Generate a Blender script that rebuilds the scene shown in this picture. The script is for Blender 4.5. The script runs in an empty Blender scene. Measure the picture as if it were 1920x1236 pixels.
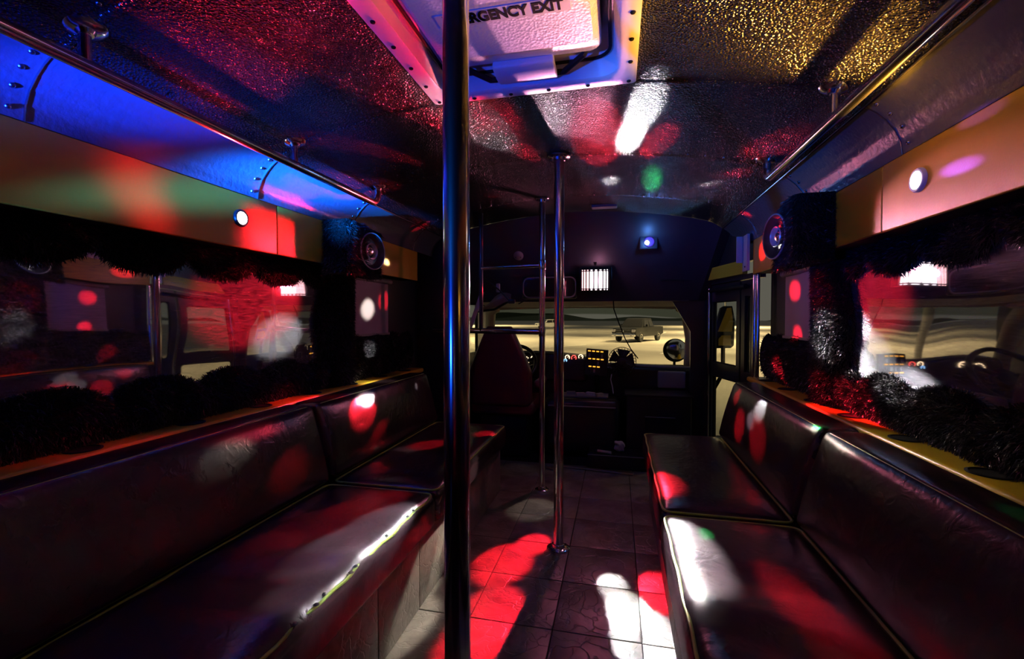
import bpy, bmesh, math, random
import numpy as np
from mathutils import Vector, Matrix, Euler
random.seed(7); rng = np.random.default_rng(7)
scn = bpy.context.scene
COL = scn.collection
R = math.radians

# ------------------------------------------------------------------ camera
F = 853.33                                   # focal length in pixels of the 1920x1236 frame
CAM = Vector((.287, 0, 1.10))
YAW, PITCH = R(13), R(-1.41)
cd = bpy.data.cameras.new('camera'); cd.sensor_width = 36; cd.lens = 16; cd.clip_start = .02; cd.clip_end = 600
cam = bpy.data.objects.new('camera', cd); COL.objects.link(cam)
cam.location = CAM; cam.rotation_euler = (R(90)+PITCH, 0, YAW)
scn.camera = cam
CM = Euler((R(90)+PITCH, 0, YAW)).to_matrix()
def ray(px, py): return CM @ Vector(((px-960)/F, -(py-618)/F, -1))
def hit(px, py, ax, v):
    d = ray(px, py); return CAM + d*((v-CAM[ax])/d[ax])

# ------------------------------------------------------------------ world, exposure
w = bpy.data.worlds.new('night'); scn.world = w; w.use_nodes = True
w.node_tree.nodes['Background'].inputs[0].default_value = (.10, .095, .075, 1)
w.node_tree.nodes['Background'].inputs[1].default_value = 1.0
scn.cycles.max_bounces = 6; scn.cycles.diffuse_bounces = 3; scn.cycles.glossy_bounces = 4
scn.view_settings.view_transform = 'Standard'; scn.view_settings.look = 'None'
scn.view_settings.exposure = 0; scn.view_settings.gamma = 1; scn.view_settings.use_curve_mapping = False

# ------------------------------------------------------------------ materials
RED, WHT, WRM, BLU, AMB, GRN, PNK, VIO = (1, .012, .03), (1, .95, .97), (1, .9, .72), (.008, .17, 1), (1, .43, .045), (.03, 1, .2), (1, .35, .55), (.35, .08, 1)
def mat(name, col, rough=.5, metal=0, spec=.5, bump=None, vary=None, emit=None, coat=0):
    m = bpy.data.materials.new(name); m.use_nodes = True
    nt = m.node_tree; b = nt.nodes['Principled BSDF']
    b.inputs['Base Color'].default_value = (*col, 1); b.inputs['Roughness'].default_value = rough
    b.inputs['Metallic'].default_value = metal; b.inputs['Specular IOR Level'].default_value = spec
    b.inputs['Coat Weight'].default_value = coat; b.inputs['Coat Roughness'].default_value = .12
    if emit:
        b.inputs['Emission Color'].default_value = (*emit[0], 1); b.inputs['Emission Strength'].default_value = emit[1]
    tc = nt.nodes.new('ShaderNodeTexCoord')
    if bump:                                     # (kind, scale, strength, distance)
        kind, sc, st, di = bump[:4]
        if kind == 'cell':
            t = nt.nodes.new('ShaderNodeTexVoronoi'); t.feature = 'F1'; out = t.outputs['Distance']
        else:
            t = nt.nodes.new('ShaderNodeTexNoise'); t.inputs['Detail'].default_value = 4 if kind == 'noise' else 8; out = t.outputs['Fac']
            if kind == 'wrinkle': t.inputs['Distortion'].default_value = 1.2
        t.inputs['Scale'].default_value = sc
        nt.links.new(tc.outputs['Object'], t.inputs['Vector'])
        bp = nt.nodes.new('ShaderNodeBump'); bp.inputs['Strength'].default_value = st; bp.inputs['Distance'].default_value = di
        nt.links.new(out, bp.inputs['Height']); nt.links.new(bp.outputs['Normal'], b.inputs['Normal'])
        if coat: nt.links.new(bp.outputs['Normal'], b.inputs['Coat Normal'])
    if vary:                                     # (other colour, scale)
        n = nt.nodes.new('ShaderNodeTexNoise'); n.inputs['Scale'].default_value = vary[1]; n.inputs['Detail'].default_value = 6
        nt.links.new(tc.outputs['Object'], n.inputs['Vector'])
        cr = nt.nodes.new('ShaderNodeValToRGB'); cr.color_ramp.elements[0].position = .35; cr.color_ramp.elements[1].position = .68
        cr.color_ramp.elements[0].color = (*col, 1); cr.color_ramp.elements[1].color = (*vary[0], 1)
        nt.links.new(n.outputs['Fac'], cr.inputs['Fac']); nt.links.new(cr.outputs['Color'], b.inputs['Base Color'])
    return m
def emat(name, col, s): return mat(name, (0, 0, 0), .4, emit=(col, s))

M = {}
M['ceiling'] = mat('black_pebbled_vinyl', (.008, .0075, .009), .17, bump=('cell', 150, 1.0, .006), spec=.7)
M['cove'] = mat('black_cove_vinyl', (.09, .09, .097), .24, bump=('noise', 60, .3, .006))
M['rivet'] = mat('rivet_metal', (.35, .35, .37), .25, 1)
M['chrome'] = mat('chrome', (.82, .82, .84), .15, 1)
M['yellow'] = mat('yellow_vinyl', (.55, .32, .014), .4, bump=('noise', 220, .15, .002), vary=((.5, .29, .012), 3))
M['yellowwood'] = mat('yellow_gloss_paint', (.62, .43, .03), .22)
M['leather'] = mat('dark_wine_vinyl', (.03, .014, .019), .27, bump=('wrinkle', 22, .32, .006), vary=((.02, .01, .014), 9), spec=.6)
M['pipe_green'] = mat('lime_piping', (.32, .5, .08), .35)
M['pipe_worn'] = mat('worn_dark_piping', (.02, .02, .02), .5)
M['fur'] = mat('black_faux_fur', (.018, .016, .018), .45, spec=.6)
M['furbase'] = mat('black_fur_backing', (.004, .004, .004), .9, spec=.1)
M['black'] = mat('black_plastic', (.012, .012, .013), .35)
M['matte'] = mat('matte_black', (.008, .008, .009), .7, spec=.2)
M['panel'] = mat('black_gloss_panel', (.02, .019, .024), .3, bump=('noise', 90, .12, .003))
M['cap'] = mat('dark_blue_front_panel', (.03, .03, .048), .42, bump=('noise', 120, .15, .002))
M['white'] = mat('white_plastic', (.72, .70, .70), .4, bump=('noise', 160, .12, .002))
M['lid'] = mat('white_textured_lid', (.7, .66, .68), .42, bump=('cell', 120, .4, .003))
M['ink'] = mat('black_ink', (.003, .003, .003), .9, spec=.1)
M['tan'] = mat('tan_headliner', (.75, .66, .5), .7)
M['grey'] = mat('grey_plastic', (.2, .19, .19), .5)
M['alu'] = mat('aluminium_strip', (.75, .73, .66), .3, 1)
M['wall'] = mat('dark_wall_panel', (.012, .011, .013), .5)
M['shade'] = mat('purple_grey_blind', (.3, .24, .3), .6)
M['cone'] = mat('speaker_cone', (.035, .033, .035), .42, coat=.05)
M['ring'] = mat('silver_ring', (.6, .58, .6), .3, .35)
M['tweeter'] = mat('copper_tweeter', (.6, .42, .38), .25, .9)
M['seatcloth'] = mat('maroon_driver_vinyl', (.12, .02, .03), .35, bump=('noise', 40, .2, .004))
M['paper'] = mat('paper', (.6, .56, .56), .7)
M['cloth'] = mat('grey_pink_cloth', (.4, .34, .33), .6)
M['rubber'] = mat('tyre_rubber', (.012, .012, .012), .8)
M['carwhite'] = mat('white_car_paint', (.75, .74, .7), .25, coat=1)
M['cardark'] = mat('dark_car_paint', (.01, .01, .01), .35, .1, coat=.25)
M['carglass'] = mat('car_glass', (.02, .02, .022), .05)
M['busyellow'] = mat('bus_yellow_paint', (.75, .45, .02), .35)
M['hill'] = mat('night_hill', (.03, .05, .02), .9, vary=((.02, .03, .012), 2))
M['leaf'] = mat('tree_leaf', (.09, .16, .03), .7)
M['bark'] = mat('tree_bark', (.08, .06, .04), .8)
M['lampglow'] = emat('sodium_lamp', (1, .72, .35), 30)
M['puckglow'] = emat('white_led', (1, .97, .95), 12)
M['bar_white'] = emat('hot_white_bar', (1, .86, .9), 3.5)
M['bar_pink'] = emat('hot_pink_bar', (1, .5, .52), 2.6)
M['lasercore'] = emat('laser_core', (.45, 1, .95), 40)
M['laserlens'] = mat('violet_lens', (.05, .03, .2), .1, emit=((.12, .04, .6), .35))
M['amber'] = emat('amber_switch', (1, .42, .04), 1.6)
M['gauge'] = emat('warm_gauge', (1, .72, .4), 2.5)
M['gaugered'] = emat('red_gauge', (1, .1, .08), 2)
M['gaugeblue'] = emat('blue_gauge', (.3, .6, 1), 1.5)

def floor_mat():
    m = mat('stone_vinyl_tile', (.15, .135, .125), .3, spec=.5)
    nt = m.node_tree; b = nt.nodes['Principled BSDF']; N = nt.nodes.new; L = nt.links.new
    tc = N('ShaderNodeTexCoord'); oi = N('ShaderNodeObjectInfo'); ad = N('ShaderNodeVectorMath'); ad.operation = 'ADD'
    L(tc.outputs['Object'], ad.inputs[0]); L(oi.outputs['Location'], ad.inputs[1])
    n = N('ShaderNodeTexNoise'); n.inputs['Scale'].default_value = 7; n.inputs['Detail'].default_value = 9; n.inputs['Roughness'].default_value = .65; n.inputs['Distortion'].default_value = .6
    L(ad.outputs[0], n.inputs['Vector'])
    cr = N('ShaderNodeValToRGB'); e = cr.color_ramp.elements
    e[0].position = .3; e[0].color = (.07, .062, .058, 1); e[1].position = .7; e[1].color = (.27, .25, .22, 1)
    L(n.outputs['Fac'], cr.inputs['Fac']); L(cr.outputs['Color'], b.inputs['Base Color'])
    v = N('ShaderNodeTexVoronoi'); v.feature = 'DISTANCE_TO_EDGE'; v.inputs['Scale'].default_value = 11
    n2 = N('ShaderNodeTexNoise'); n2.inputs['Scale'].default_value = 5; n2.inputs['Detail'].default_value = 4
    L(ad.outputs[0], n2.inputs['Vector']); mx = N('ShaderNodeVectorMath'); mx.operation = 'MULTIPLY_ADD'
    mx.inputs[1].default_value = (.35, .35, .35); L(n2.outputs['Color'], mx.inputs[0]); L(ad.outputs[0], mx.inputs[2]); L(mx.outputs[0], v.inputs['Vector'])
    c2 = N('ShaderNodeValToRGB'); c2.color_ramp.elements[1].position = .05; L(v.outputs['Distance'], c2.inputs['Fac'])
    a2 = N('ShaderNodeMath'); a2.operation = 'MULTIPLY_ADD'; a2.inputs[1].default_value = .5; L(c2.outputs['Color'], a2.inputs[0]); L(n.outputs['Fac'], a2.inputs[2])
    bp = N('ShaderNodeBump'); bp.inputs['Strength'].default_value = .45; bp.inputs['Distance'].default_value = .004
    L(a2.outputs[0], bp.inputs['Height']); L(bp.outputs['Normal'], b.inputs['Normal'])
    return m
M['tile'] = floor_mat()

def mirror_mat():
    """dark mirror-like window film, scuffed: reflects the cabin, the scuffs catch the party beams"""
    m = bpy.data.materials.new('scuffed_mirror_window'); m.use_nodes = True
    nt = m.node_tree; nt.nodes.clear(); N = nt.nodes.new; L = nt.links.new
    o = N('ShaderNodeOutputMaterial'); mx = N('ShaderNodeMixShader')
    g = N('ShaderNodeBsdfGlossy'); g.inputs['Color'].default_value = (.62, .6, .64, 1); g.inputs['Roughness'].default_value = .025
    d = N('ShaderNodeBsdfDiffuse'); d.inputs['Color'].default_value = (.55, .55, .58, 1)
    tc = N('ShaderNodeTexCoord')
    n = N('ShaderNodeTexNoise'); n.inputs['Scale'].default_value = 2.2; n.inputs['Detail'].default_value = 1
    L(tc.outputs['Object'], n.inputs['Vector'])
    bp = N('ShaderNodeBump'); bp.inputs['Strength'].default_value = .12; bp.inputs['Distance'].default_value = .05
    L(n.outputs['Fac'], bp.inputs['Height']); L(bp.outputs['Normal'], g.inputs['Normal'])
    mp = N('ShaderNodeMapping'); mp.inputs['Scale'].default_value = (1, 6, 60); mp.inputs['Rotation'].default_value = (.5, 0, 0)
    L(tc.outputs['Object'], mp.inputs['Vector'])
    s = N('ShaderNodeTexNoise'); s.inputs['Scale'].default_value = 4; s.inputs['Detail'].default_value = 6; s.inputs['Distortion'].default_value = .8
    L(mp.outputs['Vector'], s.inputs['Vector'])
    cr = N('ShaderNodeMapRange'); cr.inputs['From Min'].default_value = .35; cr.inputs['From Max'].default_value = .75
    cr.inputs['To Min'].default_value = .05; cr.inputs['To Max'].default_value = .3
    L(s.outputs['Fac'], cr.inputs['Value']); L(cr.outputs[0], mx.inputs['Fac'])
    L(g.outputs[0], mx.inputs[1]); L(d.outputs[0], mx.inputs[2]); L(mx.outputs[0], o.inputs['Surface'])
    return m
M['mirror'] = mirror_mat()

def glass_mat(name, tint, band=None):
    m = bpy.data.materials.new(name); m.use_nodes = True
    nt = m.node_tree; nt.nodes.clear(); N = nt.nodes.new; L = nt.links.new
    o = N('ShaderNodeOutputMaterial'); mx = N('ShaderNodeMixShader'); t = N('ShaderNodeBsdfTransparent'); g = N('ShaderNodeBsdfGlossy')
    t.inputs['Color'].default_value = (*tint, 1); g.inputs['Roughness'].default_value = .02
    lw = N('ShaderNodeLayerWeight'); lw.inputs['Blend'].default_value = .5
    pw = N('ShaderNodeMath'); pw.operation = 'POWER'; pw.inputs[1].default_value = 5; L(lw.outputs['Facing'], pw.inputs[0])
    fr = N('ShaderNodeMath'); fr.operation = 'MULTIPLY_ADD'; fr.inputs[1].default_value = .6; fr.inputs[2].default_value = .025; L(pw.outputs[0], fr.inputs[0])
    L(fr.outputs[0], mx.inputs['Fac']); L(t.outputs[0], mx.inputs[1]); L(g.outputs[0], mx.inputs[2]); L(mx.outputs[0], o.inputs['Surface'])
    if band:                                     # green-grey shade band along the top of the pane
        tc = N('ShaderNodeTexCoord'); sp = N('ShaderNodeSeparateXYZ'); L(tc.outputs['Object'], sp.inputs[0])
        q = N('ShaderNodeMath'); q.operation = 'MULTIPLY'; L(sp.outputs['X'], q.inputs[0]); L(sp.outputs['X'], q.inputs[1])
        k = N('ShaderNodeMath'); k.operation = 'MULTIPLY_ADD'; k.inputs[1].default_value = band[1]; L(q.outputs[0], k.inputs[0]); L(sp.outputs['Z'], k.inputs[2])
        mr = N('ShaderNodeMapRange'); mr.inputs['From Min'].default_value = band[0]-.006; mr.inputs['From Max'].default_value = band[0]+.006
        L(k.outputs[0], mr.inputs['Value'])
        mc = N('ShaderNodeMix'); mc.data_type = 'RGBA'; L(mr.outputs[0], mc.inputs[0])
        mc.inputs[6].default_value = (*tint, 1); mc.inputs[7].default_value = (*band[2], 1); L(mc.outputs[2], t.inputs['Color'])
    return m
M['glass'] = glass_mat('clear_glass', (.88, .9, .86))
M['windshield'] = glass_mat('windshield_glass', (.9, .92, .88), (1.14, .06, (.36, .40, .31)))

def ground_mat():
    m = mat('sodium_lit_asphalt', (.34, .32, .29), .8, vary=((.27, .25, .23), .35))
    return m
M['asphalt'] = ground_mat()
M['paint'] = mat('parking_paint', (.75, .74, .68), .6)

# ------------------------------------------------------------------ mesh helpers
class MB:
    def __init__(s): s.v = []; s.f = []
    def add(s, vs, fs):
        o = len(s.v); s.v += [tuple(p) for p in vs]; s.f += [tuple(i+o for i in q) for q in fs]; return s
    def box(s, c, d, rot=None):
        vs = [Vector((x*d[0]/2, y*d[1]/2, z*d[2]/2)) for x in (-1, 1) for y in (-1, 1) for z in (-1, 1)]
        if rot is not None: vs = [rot @ p for p in vs]
        c = Vector(c); vs = [p+c for p in vs]
        return s.add(vs, [(0, 1, 3, 2), (4, 6, 7, 5), (0, 4, 5, 1), (2, 3, 7, 6), (0, 2, 6, 4), (1, 5, 7, 3)])
    def bx(s, x0, x1, y0, y1, z0, z1): return s.box(((x0+x1)/2, (y0+y1)/2, (z0+z1)/2), (abs(x1-x0), abs(y1-y0), abs(z1-z0)))
    def tube(s, path, r, n=14, closed=False):
        P = [Vector(p) for p in path]; m = len(P); vs = []; up = None
        rr = r if isinstance(r, (list, tuple)) else [r]*m
        for i in range(m):
            if closed: t = P[(i+1) % m]-P[i-1]
            else: t = P[min(i+1, m-1)]-P[max(i-1, 0)]
            t.normalize()
            if up is None:
                up = Vector((0, 0, 1)) if abs(t.z) < .9 else Vector((1, 0, 0))
            a = up - t*up.dot(t)
            if a.length < 1e-6: a = t.orthogonal()
            a.normalize(); up = a; b = t.cross(a)
            for k in range(n):
                q = 2*math.pi*k/n; vs.append(P[i]+(a*math.cos(q)+b*math.sin(q))*rr[i])
        fs = []
        for i in range(m if closed else m-1):
            j = (i+1) % m
            for k in range(n): fs.append((i*n+k, i*n+(k+1) % n, j*n+(k+1) % n, j*n+k))
        if not closed: fs += [tuple(range(n))[::-1], tuple((m-1)*n+k for k in range(n))]
        return s.add(vs, fs)
    def lathe(s, prof, o=(0, 0, 0), axis=(0, 0, 1), n=32, caps=True):
        """prof: (radius, height) pairs"""
        z = Vector(axis).normalized(); a = z.orthogonal().normalized(); b = z.cross(a); o = Vector(o); vs = []
        for r, h in prof:
            for k in range(n):
                q = 2*math.pi*k/n; vs.append(o+z*h+(a*math.cos(q)+b*math.sin(q))*r)
        fs = []
        for i in range(len(prof)-1):
            for k in range(n): fs.append((i*n+k, i*n+(k+1) % n, (i+1)*n+(k+1) % n, (i+1)*n+k))
        if caps: fs += [tuple(range(n))[::-1], tuple((len(prof)-1)*n+k for k in range(n))]
        return s.add(vs, fs)
    def prism(s, poly, d):
        """poly: 3D points, extruded by vector d"""
        n = len(poly); d = Vector(d); A = [Vector(p) for p in poly]
        return s.add(A+[p+d for p in A], [tuple(range(n))[::-1], tuple(range(n, 2*n))]+[(i, (i+1) % n, n+(i+1) % n, n+i) for i in range(n)])
    def grid(s, fn, nu, nv):
        vs = [fn(i/nu, j/nv) for i in range(nu+1) for j in range(nv+1)]
        return s.add(vs, [(i*(nv+1)+j, (i+1)*(nv+1)+j, (i+1)*(nv+1)+j+1, i*(nv+1)+j+1) for i in range(nu) for j in range(nv)])
    def rbox(s, lo, hi, r, n=(6, 6, 6), fn=None):
        """box with rounded edges; fn may shape each point afterwards"""
        lo = Vector(lo); hi = Vector(hi); idx = {}
        def coords(k):
            a, b = lo[k], hi[k]; m = n[k]
            rs = [a, a+r*.3, a+r*.65, a+r]; inner = [a+r+(b-a-2*r)*i/m for i in range(1, m)]
            return rs+inner+[b-r, b-r*.65, b-r*.3, b]
        C = [coords(k) for k in range(3)]; vs = []; fs = []
        def vid(i, j, k):
            key = (i, j, k)
            if key not in idx:
                p = Vector((C[0][i], C[1][j], C[2][k]))
                q = Vector([min(max(p[a], lo[a]+r), hi[a]-r) for a in range(3)]); d = p-q
                if d.length > 1e-9: p = q+d.normalized()*r
                if fn: p = fn(p)
                idx[key] = len(vs); vs.append(p)
            return idx[key]
        N = [len(c)-1 for c in C]
        for a in range(3):
            b, c = (a+1) % 3, (a+2) % 3
            for side in (0, N[a]):
                for i in range(N[b]):
                    for j in range(N[c]):
                        q = []
                        for (di, dj) in ((0, 0), (1, 0), (1, 1), (0, 1)):
                            t = [0, 0, 0]; t[a] = side; t[b] = i+di; t[c] = j+dj; q.append(vid(*t))
                        fs.append(tuple(q) if side else tuple(q[::-1]))
        return s.add(vs, fs)
    def build(s, name, m, parent=None, smooth=True, ang=.7):
        me = bpy.data.meshes.new(name); me.from_pydata(s.v, [], s.f); me.update()
        bm = bmesh.new(); bm.from_mesh(me); bmesh.ops.recalc_face_normals(bm, faces=bm.faces); bm.to_mesh(me); bm.free()
        if smooth:
            me.polygons.foreach_set('use_smooth', [True]*len(me.polygons)); me.set_sharp_from_angle(angle=ang)
        me.materials.append(m if isinstance(m, bpy.types.Material) else M[m])
        o = bpy.data.objects.new(name, me); COL.objects.link(o)
        if parent: attach(o, parent)
        return o
bpy.context.view_layer.update()
def world_loc(o):
    l = Vector(o.location)
    return l if o.type == 'EMPTY' or o.parent is None else Vector((0, 0, 0))
def attach(o, p):
    o.parent = p
    if p.type == 'EMPTY': o.matrix_parent_inverse = Matrix.Translation(-Vector(p.location))
def thing(name, label, cat, loc=(0, 0, 0), group=None, kind=None):
    o = bpy.data.objects.new(name, None); o.empty_display_size = .05; COL.objects.link(o); o.location = loc
    return tag(o, label, cat, group, kind)
def tag(o, label=None, cat=None, group=None, kind=None):
    if label: o['label'] = label
    if cat: o['category'] = cat
    if group: o['group'] = group
    if kind: o['kind'] = kind
    return o
def struct(o, label=None): o['kind'] = 'structure'; return tag(o, label)
def copy_at(o, loc, parent):
    c = o.copy(); COL.objects.link(c); c.location = loc
    if parent: c.parent = parent; c.matrix_parent_inverse = Matrix.Translation(-Vector(parent.location)) if parent.type == 'EMPTY' else Matrix()
    return c

def fur(name, body_obj, dens, ln, wd, parent):
    """short pile: one bent blade of two triangles per hair, rooted on the body mesh"""
    me = body_obj.data; me.calc_loop_triangles()
    V = np.array([v.co[:] for v in me.vertices]); T = np.array([t.vertices[:] for t in me.loop_triangles])
    a, b, c = V[T[:, 0]], V[T[:, 1]], V[T[:, 2]]
    nr = np.cross(b-a, c-a); ar = np.linalg.norm(nr, axis=1)/2; nr = nr/(2*ar[:, None]+1e-12)
    n = int(ar.sum()*dens); k = rng.choice(len(T), n, p=ar/ar.sum())
    u = rng.random((n, 1)); v = rng.random((n, 1)); fl = (u+v) > 1; u = np.where(fl, 1-u, u); v = np.where(fl, 1-v, v)
    P = a[k]+u*(b-a)[k]+v*(c-a)[k]
    clump = np.stack([np.sin(P[:, 1]*47+P[:, 2]*31), np.sin(P[:, 2]*53+P[:, 0]*39+1), np.sin(P[:, 0]*41+P[:, 1]*37+2)], 1)*.35
    D = nr[k]+rng.normal(0, .38, (n, 3))+clump+np.array([0, 0, -.25]); D /= np.linalg.norm(D, axis=1)[:, None]
    L = ln*(.55+.7*rng.random((n, 1))); S = np.cross(D, rng.normal(0, 1, (n, 3))); S /= np.linalg.norm(S, axis=1)[:, None]
    mid = P+D*L*.55; tip = P+D*L+np.array([0, 0, -.28])*L+rng.normal(0, .12, (n, 3))*L
    vs = np.stack([P-S*wd/2, P+S*wd/2, mid+S*wd*.4, mid-S*wd*.4, tip], 1).reshape(-1, 3)
    i = np.arange(n)[:, None]*5
    tri = np.concatenate([i+[0, 1, 2], i+[0, 2, 3], i+[3, 2, 4]], 1).reshape(-1)
    m = bpy.data.meshes.new(name); m.vertices.add(len(vs)); m.vertices.foreach_set('co', vs.astype(np.float32).reshape(-1))
    nt = len(tri)//3; m.loops.add(nt*3); m.loops.foreach_set('vertex_index', tri.astype(np.int32)); m.polygons.add(nt)
    m.polygons.foreach_set('loop_start', np.arange(0, nt*3, 3, dtype=np.int32)); m.update(calc_edges=True); m.validate()
    m.materials.append(M['fur']); o = bpy.data.objects.new(name, m); COL.objects.link(o)
    attach(o, parent); o['kind'] = 'stuff'
    return o

# ------------------------------------------------------------------ dimensions of the cabin (metres; x right, y forward, floor z = 0)
SX, Z0, Z1 = 1.065, 1.36, 1.56              # soffit face, its bottom and top
WX = 1.17                                    # window plane
SEAMS = [-1.5, 0.06, .79, 1.5, 2.15, 2.87, 3.3]
PROF = [(.97, 1.703), (.93, 1.733), (.888, 1.754), (.8, 1.778), (.65, 1.806), (.5, 1.828), (.34, 1.846), (.17, 1.859), (0, 1.863)]
PROF = PROF+[(-x, z) for x, z in PROF[-2::-1]]
PX = np.array([p[0] for p in PROF][::-1]); PZ = np.array([p[1] for p in PROF][::-1])
def ceil_z(x): return float(np.interp(x, PX, PZ))
COVE = [(1.065, 1.56), (1.06, 1.595), (1.045, 1.63), (1.022, 1.66), (.998, 1.683), (.97, 1.703)]
SEAT_Z, ZL = .42, .745

# ================================================================== OUTSIDE: parking lot at night
GZ = -.75
g = MB(); g.bx(-150, 150, -60, 400, GZ-.2, GZ); ground = struct(g.build('ground', 'asphalt', smooth=False), 'pale parking lot asphalt lit by sodium lamps')
for (x, y, a, l) in [(-3, 30, 62, 5), (-9, 34, 62, 5), (3.5, 27, 66, 5), (9, 25, 66, 5), (15, 24, 66, 5), (-16, 45, 62, 6), (6, 60, 80, 8), (-6, 62, 80, 8), (7, 13, 80, 5), (10, 9, 85, 5), (14, 6, 85, 5), (20, 10, 85, 5)]:
    b = MB(); b.box((x, y, GZ+.006), (l, .12, .012), Matrix.Rotation(R(a), 3, 'Z')); b.build('parking_line', 'paint', ground, smooth=False)
h = MB()
def ridge(u, v):
    x = -420+840*u; hgt = 3.0+2.2*math.sin(u*19)+1.4*math.sin(u*47+1)+.8*math.sin(u*101)
    return (x, 330+20*v, GZ+hgt*v)
h.grid(ridge, 160, 4); struct(h.build('hills', 'hill'), 'dark wooded ridge along the horizon')

def street_lamp(x, y, label, power, dx):
    t = thing('street_lamp', label, 'street lamp', (x, y, GZ), 'parking lot lamps')
    p = MB(); p.tube([(x, y, GZ), (x, y, GZ+9), (x+dx*.4, y, GZ+9.4), (x+dx*1.6, y, GZ+9.5)], [.11, .08, .07, .06], 10); p.build('lamp_post', 'grey', t)
    b = MB(); b.rbox((x+dx*1.6-.35, y-.18, GZ+9.4), (x+dx*1.6+.35, y+.18, GZ+9.58), .05, (2, 2, 2)); b.build('lamp_head', 'grey', t)
    b = MB(); b.rbox((x+dx*1.6-.28, y-.14, GZ+9.36), (x+dx*1.6+.28, y+.14, GZ+9.41), .02, (2, 2, 2)); b.build('lamp_lens', 'lampglow', t)
    l = bpy.data.lights.new('lamp_light', 'SPOT'); l.energy = power*.85; l.color = (1, .74, .33); l.shadow_soft_size = .3; l.spot_size = R(116 if y < 50 else 150); l.spot_blend = .25
    o = bpy.data.objects.new('lamp_light', l); COL.objects.link(o); o.location = (x+dx*1.6, y, GZ+9.3); attach(o, t)
LOTP = 9500
for (x, y, dx, lb) in [(9, 20, -1, 'tall parking lot lamp standing right of the bus nose'), (-9, 20, 1, 'tall parking lot lamp standing left of the bus nose'),
                       (9.5, 38, -1, 'tall parking lot lamp right of the dark pickup truck'), (-14, 38, 1, 'tall parking lot lamp left of the dark pickup truck'),
                       (12.5, 9, -1, 'tall parking lot lamp on the entry door side of the bus'), (-16, 6, 1, 'tall parking lot lamp on the driver side of the bus'),
                       (14, 64, -1, 'distant parking lot lamp right of the white car'), (-24, 66, 1, 'distant parking lot lamp left of the white car'),
                       (26, 105, -1, 'far parking lot lamp on the right before the ridge'), (-36, 108, 1, 'far parking lot lamp on the left before the ridge')]:
    street_lamp(x, y, lb, LOTP*(8 if y > 100 else 2.8 if y > 30 else (.3 if y < 10 else 1)), dx)

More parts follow.
